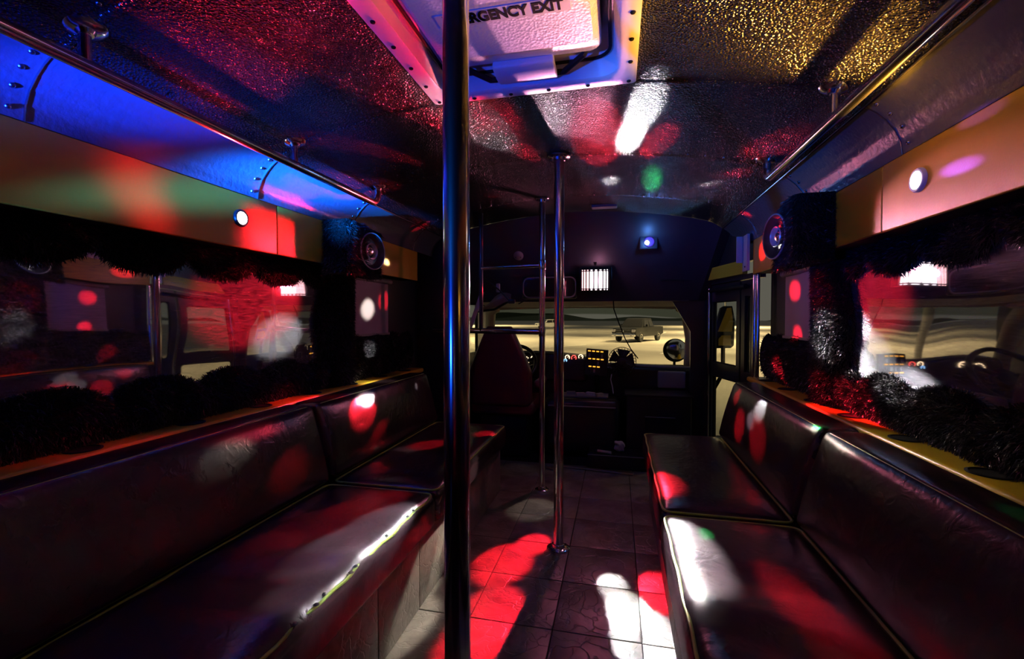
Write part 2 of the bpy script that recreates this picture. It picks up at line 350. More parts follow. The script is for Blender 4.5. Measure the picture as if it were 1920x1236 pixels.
def wheel(t, x, y, z, r, wdt, sx):
    b = MB(); b.lathe([(r*.55, 0), (r*.95, 0), (r, .03), (r, wdt-.03), (r*.95, wdt), (r*.6, wdt)], (x, y, z), (sx, 0, 0), 28); o = b.build('tyre', 'rubber', t)
    b = MB(); b.lathe([(r*.6, wdt-.03), (r*.58, wdt+.005), (r*.2, wdt-.02), (r*.12, wdt+.01), (.01, wdt+.01)], (x, y, z), (sx, 0, 0), 20); b.build('hubcap', 'chrome', t)
def car(name, label, cat, loc, rz, paint, kind):
    t = thing(name, label, cat, (0, 0, 0))
    if kind == 'pickup':
        L2, W2 = 2.8, .98
        side = [(-2.75, .55), (-2.8, .8), (-2.72, 1.0), (-2.6, 1.08), (-1.35, 1.16), (-.2, 1.18), (2.75, 1.18), (2.8, .6), (2.2, .45), (-2.2, .42)]
        cab = [(-1.5, 1.14), (-.75, 1.82), (-.4, 1.88), (.75, 1.86), (1.0, 1.16)]
        ws = [(-1.38, 1.2), (-.76, 1.78)]; axles = (-1.75, 1.75); wr = .4
        wins = [[(-1.12, 1.22), (-.66, 1.72), (-.05, 1.74), (-.05, 1.22)], [(.05, 1.22), (.05, 1.74), (.68, 1.72), (.82, 1.22)]]
    else:
        L2, W2 = 2.4, .92
        side = [(-2.3, .5), (-2.4, .75), (-2.3, .98), (-1.2, 1.08), (2.3, 1.1), (2.4, .7), (2.3, .5), (0, .32)]
        cab = [(-1.35, 1.06), (-.6, 1.6), (-.2, 1.68), (1.7, 1.66), (2.25, 1.08)]
        ws = [(-1.25, 1.1), (-.62, 1.56)]; axles = (-1.45, 1.45); wr = .36
        wins = [[(-1.0, 1.12), (-.5, 1.54), (.25, 1.57), (.25, 1.12)], [(.35, 1.12), (.35, 1.57), (1.5, 1.56), (1.75, 1.12)]]
    b = MB(); n = len(side)
    for s in (-1, 1): pass
    rows = [(-W2, .94), (-W2*.93, 1), (W2*.93, 1), (W2, .94)]
    vs = []
    for x, k in rows: vs += [(x, y, .8+(z-.8)*k) for y, z in side]
    fs = [tuple(range(n))[::-1], tuple(range(3*n, 4*n))]
    for r_ in range(3): fs += [(r_*n+i, r_*n+(i+1) % n, (r_+1)*n+(i+1) % n, (r_+1)*n+i) for i in range(n)]
    b.add(vs, fs); b.build('body', paint, t)
    b = MB(); n = len(cab)
    vs = [(-W2*(.92 if z < 1.3 else .74), y, z) for y, z in cab]+[(W2*(.92 if z < 1.3 else .74), y, z) for y, z in cab]
    b.add(vs, [tuple(range(n))[::-1], tuple(range(n, 2*n))]+[(i, (i+1) % n, n+(i+1) % n, n+i) for i in range(n)]); b.build('cabin', paint, t)
    b = MB(); (y0, z0), (y1, z1) = ws
    b.prism([(-W2*.82, y0-.02, z0), (W2*.82, y0-.02, z0), (W2*.68, y1-.02, z1), (-W2*.68, y1-.02, z1)], (0, -.02, .015)); b.build('windscreen', 'carglass', t, smooth=False)
    for s in (-1, 1):
        for wn in wins:
            b = MB(); b.prism([(s*W2*((.94 if z < 1.3 else .765)), y, z) for y, z in wn], (s*.012, 0, 0)); b.build('side_window', 'carglass', t, smooth=False)
        for ya in axles: wheel(t, s*(W2-.2), ya, wr, wr, .22, s)
        b = MB(); b.rbox((s*.82-.16, -L2-.03, .78 if kind == 'pickup' else .72), (s*.82+.12, -L2+.2, .98 if kind == 'pickup' else .86), .03, (2, 2, 2)); b.build('headlight', 'ring', t)
        b = MB(); b.rbox((s*(W2+.1)-.09, -.95, 1.2), (s*(W2+.1)+.09, -.8, 1.38), .03, (2, 2, 2)); b.build('wing_mirror', paint, t)
        b = MB(); b.bx(s*W2*.9-.06, s*W2*.9+.06, L2-.02, L2+.02, .85, 1.1); b.build('tail_light', 'gaugered', t)
    if kind == 'pickup':
        gr = MB(); gr.rbox((-.6, -L2-.02, .72), (.6, -L2+.15, 1.0), .04, (3, 2, 2)); go = gr.build('grille', 'matte', t)
        for z in (.73, .87, .99):
            b = MB(); b.bx(-.6, .6, -L2-.035, -L2, z, z+.025); b.build('grille_bar', 'chrome', t)
        b = MB(); b.prism([(-.08, -L2-.05, .87), (0, -L2-.05, .78), (.08, -L2-.05, .87), (0, -L2-.05, .96)], (0, .03, 0)); b.build('grille_badge', 'chrome', t)
        for z0 in (.5,):
            b = MB(); b.rbox((-.95, -L2-.14, .46), (.95, -L2+.1, .68), .05, (4, 2, 2)); b.build('bumper', 'chrome', t)
        for s in (-1, 1):
            b = MB(); b.lathe([(.08, 0), (.08, .03), (.02, .04)], (s*.68, -L2-.13, .57), (0, -1, 0), 16); b.build('fog_lamp', 'ring', t)
        b = MB(); b.bx(-.84, .84, 1.08, 2.7, 1.1, 1.2); b.build('bed_floor', 'matte', t)
    else:
        b = MB(); b.rbox((-.9, -L2-.08, .4), (.9, -L2+.1, .62), .05, (4, 2, 2)); b.build('bumper', paint, t)
        b = MB(); b.bx(-.5, .5, -L2-.03, -L2+.05, .68, .82); b.build('grille', 'matte', t)
    t.location = loc; t.rotation_euler = (0, 0, rz)
    return t
car('pickup_truck', 'dark pickup truck with chrome grille facing the windshield', 'truck', (2.0, 38.5, GZ), R(-26), 'cardark', 'pickup')
car('parked_car', 'white car seen far off through the windshield', 'car', (-11.4, 80, GZ), R(-62), 'carwhite', 'suv')
# tree seen through the entry door glass
t = thing('tree', 'green tree far beyond the entry door glass', 'tree', (43, 120, GZ))
b = MB(); b.tube([(43, 120, GZ), (43.2, 120, GZ+2), (43, 120, GZ+4)], [.3, .22, .15], 8); b.build('trunk', 'bark', t)
b = MB()
for i in range(1400):
    d = Vector(rng.normal(0, 1, 3)); d.normalize(); p = Vector((43, 120, GZ+5.2))+Vector((d.x*3.6, d.y*3.6, d.z*2.6))*(rng.random()**.4)
    a = Vector(rng.normal(0, .28, 3)); c = Vector(rng.normal(0, .28, 3)); b.add([p, p+a, p+a+c, p+c], [(0, 1, 2, 3)])
b.build('foliage', 'leaf', t, smooth=False)['kind'] = 'stuff'

# ================================================================== BUS SHELL
b = MB(); b.bx(-1.3, 1.3, -1.6, 4.6, -.08, -.006); floor = struct(b.build('floor', 'matte', smooth=False), 'dark bus floor laid with square stone-look vinyl tiles')
b = MB(); b.rbox((-.151, -.151, 0), (.151, .151, .008), .002, (2, 2, 1)); tile0 = b.build('tile', 'tile'); tile0.data.transform(Matrix.Translation((0, 0, -.008)))
first = True
for i in range(-2, 3):
    for j in range(11):
        loc = (.222-.305+.305*i+.001, .2+.305*j, 0)
        if first: tile0.location = loc; tile0.parent = floor; first = False
        else: copy_at(tile0, loc, floor)
b = MB(); b.bx(-1.35, 1.35, -1.65, 3.75, 1.95, 2.0); struct(b.build('ceiling_roof_shell', 'matte', smooth=False), 'outer roof shell above the ceiling panels')
b = MB(); b.bx(-1.3, 1.3, -1.62, -1.55, -.05, 1.97); struct(b.build('wall_back', 'wall', smooth=False), 'dark rear wall of the bus')

# ceiling panels
ceil = thing('ceiling', 'arched black pebbled vinyl ceiling in riveted panels', None, (0, 1, 1.86), kind='structure')
def ceil_panel(y0, y1, xa, xb):
    xs = sorted(set([xa, xb]+[p for p in PX if xa < p < xb]), reverse=True); xs = [float(q) for q in xs]
    # subdivide for smoothness
    b = MB(); b.grid(lambda u, v: (lambda x: (x, y0+(y1-y0)*v, ceil_z(x)))(float(np.interp(u, np.linspace(0, 1, len(xs)), xs))), 36, 2)
    n0 = len(b.v); b.grid(lambda u, v: (lambda x: (x, y0+(y1-y0)*v, ceil_z(x)+.012))(float(np.interp(u, np.linspace(0, 1, len(xs)), xs))), 36, 2)
    return b.build('ceiling_panel', 'ceiling', ceil, ang=1.2)
for i in range(len(SEAMS)-1):
    y0, y1 = SEAMS[i]+.002, SEAMS[i+1]-.002
    if abs(SEAMS[i]-.79) < .01:
        ceil_panel(y0, y1, .31, .97); ceil_panel(y0, y1, -.97, -.31); ceil_panel(y0, .84, -.31, .31); ceil_panel(1.46, y1, -.31, .31)
    else: ceil_panel(y0, y1, -.97, .97)
def along_profile(pts, step):
    out = []; acc = 0
    for (x0, z0), (x1, z1) in zip(pts[:-1], pts[1:]):
        l = math.hypot(x1-x0, z1-z0); n = max(1, int(l/step+.5))
        for k in range(n): out.append((x0+(x1-x0)*(k+.5)/n, z0+(z1-z0)*(k+.5)/n))
    return out
for y in SEAMS[1:-1]:
    b = MB(); b.grid(lambda u, v: (lambda x: (x, y-.004+.022*v, ceil_z(x)-(.003 if v > .05 else 0)))(.97-1.94*u), 60, 3)
    so = b.build('seam_strip', 'ceiling', ceil)
    b = MB()
    for k in range(27):
        x = -.95+1.9*k/26
        if abs(y-.79) < .01 or abs(y-1.5) < .01:
            if abs(x) < .33: continue
        b.lathe([(.0065, 0), (.0055, .003), (.003, .0045), (.0005, .005)], (x, y-.02 if abs(y-1.5) > .01 else y+.014, ceil_z(x)+.0005), (0, 0, -1), 8)
    b.build('rivets', 'rivet', ceil)['kind'] = 'stuff'
# cove strips
for s, side in ((-1, 'left'), (1, 'right')):
    cv = thing('trim_'+('1' if s < 0 else '2'), 'curved black vinyl cove above the %s soffit' % side, None, (s*1.03, 1, 1.63), kind='structure')
    for i in range(len(SEAMS)-1):
        y0, y1 = SEAMS[i]+.0015, SEAMS[i+1]-.0015
        xs = [p[0] for p in COVE]; zs = [p[1] for p in COVE]; tt = np.linspace(0, 1, len(COVE))
        b = MB(); b.grid(lambda u, v: (s*float(np.interp(u, tt, xs)), y0+(y1-y0)*v, float(np.interp(u, tt, zs))), 20, 2); b.build('cove_panel', 'cove', cv, ang=1.3)
        if i:
            b = MB(); b.tube([(s*(x-.001), SEAMS[i], z-.001) for x, z in COVE], .0022, 6); b.build('cove_seam', 'rivet', cv)
            b = MB()
            for k in (0.12, .38, .64, .9):
                x = float(np.interp(k, tt, xs)); z = float(np.interp(k, tt, zs))
                for dy in (-.03,): b.lathe([(.007, 0), (.006, .003), (.003, .005), (.0005, .0055)], (s*x, SEAMS[i]+dy, z), (-s*.7, 0, -.7), 8)
            b.build('rivets', 'rivet', cv)['kind'] = 'stuff'
    b = MB(); b.tube([(s*.969, -1.5, 1.7), (s*.969, 3.3, 1.7)], .004, 8); b.build('edge_bead', 'rivet', cv)
# yellow soffits
for s, side, n in ((-1, 'left', '3'), (1, 'right', '4')):
    o = thing('trim_'+n, 'yellow vinyl soffit panel running above the %s windows' % side, None, (s*SX, 1, 1.36), kind='structure')
    for (y0, y1) in ((-1.5, .33), (.333, 1.6), (1.603, 2.94)):
        b = MB(); b.rbox((min(s*SX, s*(SX+.012)), y0, Z0), (max(s*SX, s*(SX+.012)), y1, Z1), .004, (1, 8, 2)); b.build('soffit_panel', 'yellow', o)
    b = MB(); b.bx(s*(SX+.003), s*(WX+.03), -1.5, 2.94, Z0+.002, Z0+.014); b.build('soffit_underside', 'matte', o, smooth=False)
    b = MB(); b.bx(s*(SX+.004), s*(WX+.02), 2.925, 2.938, Z0+.014, Z1); b.build('soffit_end', 'matte', o, smooth=False)
# side walls and mirror windows
for s, side in ((-1, 'left'), (1, 'right')):
    b = MB(); b.bx(s*(WX+.012), s*(WX+.06), -1.55, 3.0 if s > 0 else 3.3, -.05, 1.96)
    struct(b.build('wall_'+side, 'wall', smooth=False), 'dark %s side wall of the bus' % side)
    wn = thing('window_'+('1' if s < 0 else '2'), 'mirror-like scuffed window on the %s wall framed in black fur' % side, None, (s*WX, 1, .8), kind='structure')
    for (y0, y1) in ((-1.5, .62), (.626, 2.1)):
        b = MB(); b.bx(s*WX, s*(WX+.006), y0, y1, .74, 1.36); b.build('pane', 'mirror', wn, smooth=False)
    b = MB(); b.bx(s*(WX-.001), s*(WX+.01), .617, .629, .74, 1.36); b.build('mullion', 'black', wn, smooth=False)

# front cap, windshield header, partition
CY0, CY1 = 3.3, 3.68; CZB = 1.235
def cap(u, v):
    x = -.97+1.94*u; zt = ceil_z(x)
    return (x*(1-.09*v), CY0+(CY1-CY0)*v, zt+(CZB-zt)*v)
b = MB(); b.grid(cap, 40, 10); struct(b.build('wall_front', 'cap'), 'dark blue-black sloping panel above the windshield')
def cap_y(z): return CY0+(CY1-CY0)*(1.863-z)/(1.863-CZB)
b = MB()
for s in (-1, 1):
    b.prism([(s*.96, 2.94, 1.36), (s*1.07, 2.94, 1.36), (s*1.07, 2.94, 1.72), (s*.96, 2.94, 1.72)], (0, .012, 0)) if 0 else None
for s in (-1, 1):   # fill between cap edge and side wall
    b.add([(s*.97, 3.3, 1.703), (s*1.17, 3.3, 1.703), (s*1.17, 3.68, 1.235), (s*.883, 3.68, 1.235)], [(0, 1, 2, 3)])
struct(b.build('trim_5', 'panel', smooth=False), 'black corner fillers beside the front panel')
b = MB(); b.grid(lambda u, v: (-.84+1.66*u, 3.68+.40*v, 1.235-.035*v-.012*math.sin(math.pi*v)), 12, 6)
b.grid(lambda u, v: (-.84+1.66*u, 3.68+.40*v, 1.28-.035*v), 12, 2); struct(b.build('trim_6', 'tan'), 'tan headliner strip above the windshield')
b = MB(); b.prism([(.70, 3.70, 1.235), (.835, 3.70, 1.0), (.835, 3.70, 0), (.955, 3.70, 0), (.955, 3.70, 1.5), (.70, 3.70, 1.5)], (0, .02, 0)); struct(b.build('wall_partition', 'panel', smooth=False), 'black partition right of the windshield')
b = MB(); b.bx(-1.2, -.9, 3.2, 3.22, 0, 1.75); struct(b.build('wall_bulkhead', 'panel', smooth=False), 'dark bulkhead panel left of the driver seat')
# cab sides
b = MB(); X = -1.02
b.bx(X-.03, X, 3.22, 4.5, 0, .78); b.bx(X-.03, X, 3.22, 4.5, 1.27, 1.6); b.bx(X-.03, X, 3.22, 3.45, .78, 1.27); b.bx(X-.03, X, 4.2, 4.5, .78, 1.27)
struct(b.build('wall_cab_left', 'panel', smooth=False), 'driver side cab wall')
wd = thing('window_3', 'driver side window showing the lit lot', None, (X, 3.8, .8), kind='structure')
b = MB(); b.bx(X-.02, X-.014, 3.45, 4.2, .78, 1.27); b.build('pane', 'glass', wd, smooth=False)
b = MB(); b.bx(.93, .955, 3.73, 4.5, 0, .72); b.bx(.93, .955, 3.73, 4.5, 1.2, 1.5); struct(b.build('wall_cab_right', 'panel', smooth=False), 'passenger side cab wall')
b = MB(); b.bx(-1.05, 1.0, 4.5, 4.55, -.05, .66); struct(b.build('wall_firewall', 'matte', smooth=False), 'dark firewall below the dash')
ws = thing('window_4', 'wide windshield with a dark green shade band along its top', None, (0, 4.1, .7), kind='structure')
def wsf(off):
    return lambda u, v: ((lambda x: (x, 4.10+.32*(1-v)+.10*(1-(x/.93)**2)+off, 0.64+.565*v+.015*(1-(x/.93)**2)*v))(-.92+1.84*u))
b = MB(); b.grid(wsf(0), 24, 8); b.build('pane', 'windshield', ws)
for s in (-1, 1):
    b = MB(); b.tube([(s*.93, 4.43, .6), (s*.915, 4.25, .92), (s*.86, 4.08, 1.16), (s*.80, 4.06, 1.2)], [.05, .045, .05, .05], 10); b.build('windshield_pillar', 'tan', ws)
b = MB(); b.tube([(.86*k/6, 4.1+.10*(1-(k/6.5)**2)-.02, 1.195+.02*(1-(k/6)**2)) for k in range(-6, 7)], .022, 8); b.build('windshield_header', 'tan', ws)
b = MB(); b.bx(-1.05, 1.02, 4.05, 4.6, 1.225, 1.3); struct(b.build('ceiling_cab', 'matte', smooth=False), 'cab roof edge above the windshield')

# entry door: two glazed leaves on a slightly angled plane
DA = Vector((1.12, 2.98, 0)); DB = Vector((.965, 3.70, 0)); DU = (DB-DA).normalized(); DN = Vector((-DU.y, DU.x, 0)); DL = (DB-DA).length
def dbox(b, u0, u1, z0, z1, th=.035, off=0):
    c = DA+DU*((u0+u1)/2)+DN*off; c.z = (z0+z1)/2
    return b.box(c, (abs(u1-u0), th, z1-z0), Matrix.Rotation(math.atan2(DU.y, DU.x), 3, 'Z'))
door = thing('door_1', 'black entry door of two narrow leaves with rounded glass panes', None, DA, kind='structure')
def leaf(u0, u1, panes):
    zt = 1.34; fw = .045
    lf = MB(); dbox(lf, u0, u0+fw, .02, zt); dbox(lf, u1-fw, u1, .02, zt)
    zz = [.02]+[z for p in panes for z in p]+[zt]
    for a, c in zip(zz[0::2], zz[1::2]): dbox(lf, u0+fw, u1-fw, a, c)
    lo = lf.build('door_leaf', 'panel', door, smooth=False)
    for (z0, z1) in panes:
        p = MB(); dbox(p, u0+fw, u1-fw, z0, z1, .006); p.build('pane', 'glass', lo, smooth=False)
        q = MB(); w_ = u1-u0-2*fw; cy = (u0+u1)/2; rr = .03; path = []
        for (cx, cz, a0) in ((w_/2-rr, z1-rr, 0), (-w_/2+rr, z1-rr, 90), (-w_/2+rr, z0+rr, 180), (w_/2-rr, z0+rr, 270)):
            for k in range(5):
                a = R(a0+k*22.5); P = DA+DU*(cy+cx+rr*math.cos(a)); path.append((P.x, P.y, cz+rr*math.sin(a)))
        q.tube(path, .008, 8, closed=True); q.build('pane_gasket', 'matte', lo)
leaf(.04, .20, [(.76, 1.24)]); leaf(.22, .68, [(.18, .68), (.78, 1.22)])
b = MB(); dbox(b, 0, .74, 1.345, 1.375, .06); dbox(b, 0, .74, 1.455, 1.95, .04); dbox(b, .69, .74, 0, 1.4, .06); b.build('door_frame', 'panel', door, smooth=False)
b = MB(); b.tube([(1.09, 2.985, .0), (1.09, 2.985, 1.36)], .012, 12); b.tube([(1.1, 2.955, .72), (1.1, 2.955, 1.36)], .009, 12); b.build('door_post', 'chrome', door)
P = DA+DU*.66-DN*-.03; b = MB(); b.tube([(P.x, P.y, .2), (P.x, P.y, 1.36)], .009, 10); b.build('door_rod', 'chrome', door)
b = MB(); Q0 = DA+DU*.1+DN*.04; Q1 = DA+DU*.62+DN*.04; b.tube([(Q0.x, Q0.y, 1.30), (Q1.x, Q1.y, 1.30)], .014, 10); b.build('door_motor_bar', 'matte', door)
hd = thing('door_header_bar', 'short yellow vinyl bar above the entry door', 'bar', (1.0, 3.3, 1.37))
b = MB(); dbox(b, .10, .74, 1.375, 1.46, .03, .045); b.build('bar_face', 'yellowwood', hd, smooth=False)
b = MB(); dbox(b, .725, .745, 1.37, 1.465, .045, .045); b.build('bar_end', 'yellow', hd, smooth=False)
br = thing('steel_bracket', 'brushed steel bracket between yellow soffit end and door bar', 'bracket', (1.06, 3.0, 1.4))
b = MB(); b.bx(1.035, 1.05, 2.95, 3.05, 1.385, 1.60); b.build('plate', 'ring', br, smooth=False)
b = MB(); b.bx(1.0, 1.035, 3.045, 3.055, 1.44, 1.6); b.build('flange', 'ring', br, smooth=False)
b = MB(); b.lathe([(.006, 0), (.005, .004), (.001, .005)], (1.035, 2.99, 1.41), (-1, 0, 0), 10); b.build('bolt', 'rivet', br)
ns = thing('trim_7', 'pale metal nosing strips at the front step edge', None, (.2, 3.3, 0), kind='structure')
for (p, q) in (((1052, 873), (1188, 889)), ((1026, 875), (1040, 880)), ((1142, 883), (1184, 885))):
    A = hit(*p, 2, .01); B = hit(*q, 2, .01); b = MB(); d = B-A
    b.box((A+B)/2, (d.length, .022, .012), Matrix.Rotation(math.atan2(d.y, d.x), 3, 'Z')); b.build('nosing', 'alu', ns, smooth=False)

# ================================================================== POLES AND RAILS
def pole(x, y, r, label, fl=.05):
    t = thing('pole', label, 'pole', (x, y, 0), 'chrome poles in the aisle'); zc = ceil_z(x)
    b = MB(); b.tube([(x, y, .002), (x, y, zc-.002)], r, 32); b.build('tube', 'chrome', t)
    for z, s in ((0.001, 1), (zc-.004, -1)):
        b = MB(); b.lathe([(fl, 0), (fl, .003), (fl*.9, .006), (r*1.3, .008), (r*1.18, .02), (r*1.0, .022)], (x, y, z), (0, 0, s), 36); fo = b.build('flange', 'chrome', t)
        for k in range(4):
            a = R(45+90*k); b = MB(); b.lathe([(.005, 0), (.004, .003), (.001, .004)], (x+fl*.78*math.cos(a), y+fl*.78*math.sin(a), z+s*.007), (0, 0, s), 8); b.build('screw', 'matte', fo)
    return t
pole(hit(858, 1200, 1, .76).x, .76, .0232, 'thick chrome pole nearest the viewer, cut off by the frame')
p2 = hit(1047, 1028, 2, 0); pole(p2.x, p2.y, .0232, 'chrome pole standing mid aisle with round floor flange', .055)
p3 = hit(1016, 918, 2, 0); st = pole(p3.x, p3.y, .019, 'slimmer chrome stanchion with crossbars behind the driver seat', .044)
zu = hit(1013, 497, 1, p3.y).z; zl = hit(1013, 622, 1, p3.y).z; xl = hit(902, 500, 1, p3.y+.1).x
b = MB(); b.tube([(p3.x, p3.y, zu), (xl, p3.y+.1, zu)], .013, 16); b.build('crossbar', 'chrome', st)
b = MB(); b.tube([(p3.x, p3.y, zl), (-1.0, p3.y+.2, zl)], .019, 16); b.build('crossbar', 'chrome', st)
b = MB(); b.tube([(xl, p3.y+.1, zl), (xl, p3.y+.1, ceil_z(xl)-.002)], .014, 16); b.build('side_post', 'panel', st)
for z in (zu, zl):
    b = MB(); b.lathe([(.0215, -.03), (.0225, -.025), (.0225, .025), (.0215, .03)], (p3.x, p3.y, z), (0, 0, 1), 24); b.build('collar', 'chrome', st)
for s, side in ((-1, 'left'), (1, 'right')):
    t = thing('grab_rail', 'chrome ceiling grab rail above the %s bench' % side, 'rail', (s*.888, 1, 1.672), 'ceiling grab rails')
    x = s*.888; z = 1.672; ye = 2.10; zt = ceil_z(.888)
    path = [(x, -1.2, z), (x, 0, z), (x, 1, z), (x, ye-.06, z)]+[(x, ye-.06+.05*math.sin(R(a)), z+.05*(1-math.cos(R(a)))) for a in (20, 40, 60, 80, 90)]+[(x, ye-.01, zt)]
    b = MB(); b.tube(path, .016, 20); b.build('rail', 'chrome', t)
    for y in (.80, 1.485, ye-.01):
        b = MB()
        if y < 2: b.tube([(x, y, zt-.004), (x, y, z)], .0125, 16); b.build('stem', 'chrome', t)
        b = MB(); b.lathe([(.041, 0), (.041, .004), (.034, .010), (.019, .013), (.014, .020)], (x, y, zt+.004), (-s*.25, 0, -1), 32); b.build('flange', 'chrome', t)

# ================================================================== ROOF HATCH
hz = 1.832
ht = thing('roof_hatch', 'white emergency exit roof hatch with screwed frame', 'hatch', (.0, 1.15, hz))
def rrect(x0, x1, y0, y1, r, z, n=6):
    out = []
    for cx, cy, a0 in ((x1-r, y1-r, 0), (x0+r, y1-r, 90), (x0+r, y0+r, 180), (x1-r, y0+r, 270)):
        for k in range(n+1):
            a = R(a0+90*k/n); out.append((cx+r*math.cos(a), cy+r*math.sin(a), z))
    return out
def loft(b, rings, close=True):
    n = len(rings[0]); vs = [p for r_ in rings for p in r_]
    return b.add(vs, [(i*n+k, i*n+(k+1) % n, (i+1)*n+(k+1) % n, (i+1)*n+k) for i in range(len(rings)-1) for k in range(n)])
hx0, hx1, hy0, hy1 = -.325, .34, .80, 1.485
b = MB(); loft(b, [rrect(hx0, hx1, hy0, hy1, .012, hz+.02), rrect(hx0, hx1, hy0, hy1, .012, hz+.002), rrect(hx0+.003, hx1-.003, hy0+.003, hy1-.003, .012, hz),
                   rrect(hx0+.045, hx1-.045, hy0+.045, hy1-.045, .06, hz), rrect(hx0+.052, hx1-.052, hy0+.052, hy1-.052, .06, hz+.006)])
b.build('frame', 'white', ht)
b = MB(); loft(b, [rrect(hx0+.052, hx1-.052, hy0+.052, hy1-.052, .06, hz+.006), rrect(hx0+.066, hx1-.066, hy0+.066, hy1-.066, .06, hz+.05), rrect(hx0+.075, hx1-.075, hy0+.075, hy1-.075, .055, hz+.052)])
b.build('inner_wall', 'white', ht)
b = MB(); b.tube(rrect(hx0+.076, hx1-.076, hy0+.076, hy1-.076, .055, hz+.05), .005, 8, closed=True); b.build('gasket', 'matte', ht)
b = MB(); loft(b, [rrect(hx0+.076, hx1-.076, hy0+.076, hy1-.076, .055, hz+.055), rrect(hx0+.1, hx1-.1, hy0+.1, hy1-.1, .05, hz+.085)])
b.add(rrect(hx0+.1, hx1-.1, hy0+.1, hy1-.1, .05, hz+.085), [tuple(range(28))]); b.build('outer_cover', 'white', ht)
lx0, lx1, ly0, ly1 = -.225, .24, .85, 1.335
b = MB(); rings = [rrect(lx0, lx1, ly0, ly1, .035, hz+.08), rrect(lx0, lx1, ly0, ly1, .035, hz+.035), rrect(lx0+.004, lx1-.004, ly0+.004, ly1-.004, .033, hz+.030), rrect(lx0+.012, lx1-.012, ly0+.012, ly1-.05, .03, hz+.028), rrect(lx0+.02, lx1-.02, ly0+.02, ly1-.065, .03, hz+.018)]
loft(b, rings); b.add(rings[-1], [tuple(range(28))]); lid = b.build('lid', 'lid', ht)
b = MB(); b.bx(-.16, .175, 1.075, 1.125, hz+.0155, hz+.0185); b.build('sticker', 'paper', lid, smooth=False)
fc = bpy.data.curves.new('lettering', 'FONT'); fc.body = 'EMERGENCY EXIT'; fc.size = .052; fc.align_x = 'CENTER'; fc.align_y = 'CENTER'; fc.extrude = .0006; fc.offset = .0022; fc.space_character = 1.0
fo = bpy.data.objects.new('lettering', fc); COL.objects.link(fo); dg = bpy.context.evaluated_depsgraph_get()
me = bpy.data.meshes.new_from_object(fo.evaluated_get(dg)); bpy.data.objects.remove(fo)
w_ = max(v.co.x for v in me.vertices)-min(v.co.x for v in me.vertices)
me.transform(Matrix.Translation((.008, 1.1, hz+.0148)) @ Matrix.Rotation(math.pi, 4, 'X') @ Matrix.Diagonal((.30/w_, .95, 1, 1)))
me.materials.clear(); me.materials.append(M['ink']); lt = bpy.data.objects.new('lettering', me); COL.objects.link(lt); attach(lt, lid)
b = MB(); b.rbox((-.08, 1.325, hz+.012), (.105, 1.425, hz+.034), .006, (2, 4, 2), lambda p: Vector((p.x, p.y, p.z-.01*math.sin((p.y-1.325)/.1*math.pi)))); b.build('release_handle', 'white', ht)
for s, xe, xi in ((-1, -.165, -.085), (1, .19, .105)):
    b = MB(); b.tube([(xi, 1.405, hz+.02), (xi+s*.02, 1.405, hz+.02), (xe, 1.345, hz+.03), (xe+s*.01, 1.34, hz+.05)], .009, 8); b.build('handle_arm', 'matte', ht)
k = 0
for i in range(6):
    for (x, y) in ((hx0+.022+(hx1-hx0-.044)*i/5, hy1-.02), (hx0+.022+(hx1-hx0-.044)*i/5, hy0+.02)):
        b = MB(); b.lathe([(.007, 0), (.006, .003), (.002, .005)], (x, y, hz), (0, 0, -1), 8); b.build('screw', 'matte', ht)
for i in range(1, 6):
    for x in (hx0+.02, hx1-.02):
        b = MB(); b.lathe([(.007, 0), (.006, .003), (.002, .005)], (x, hy0+.02+(hy1-hy0-.04)*i/6, hz), (0, 0, -1), 8); b.build('screw', 'matte', ht)

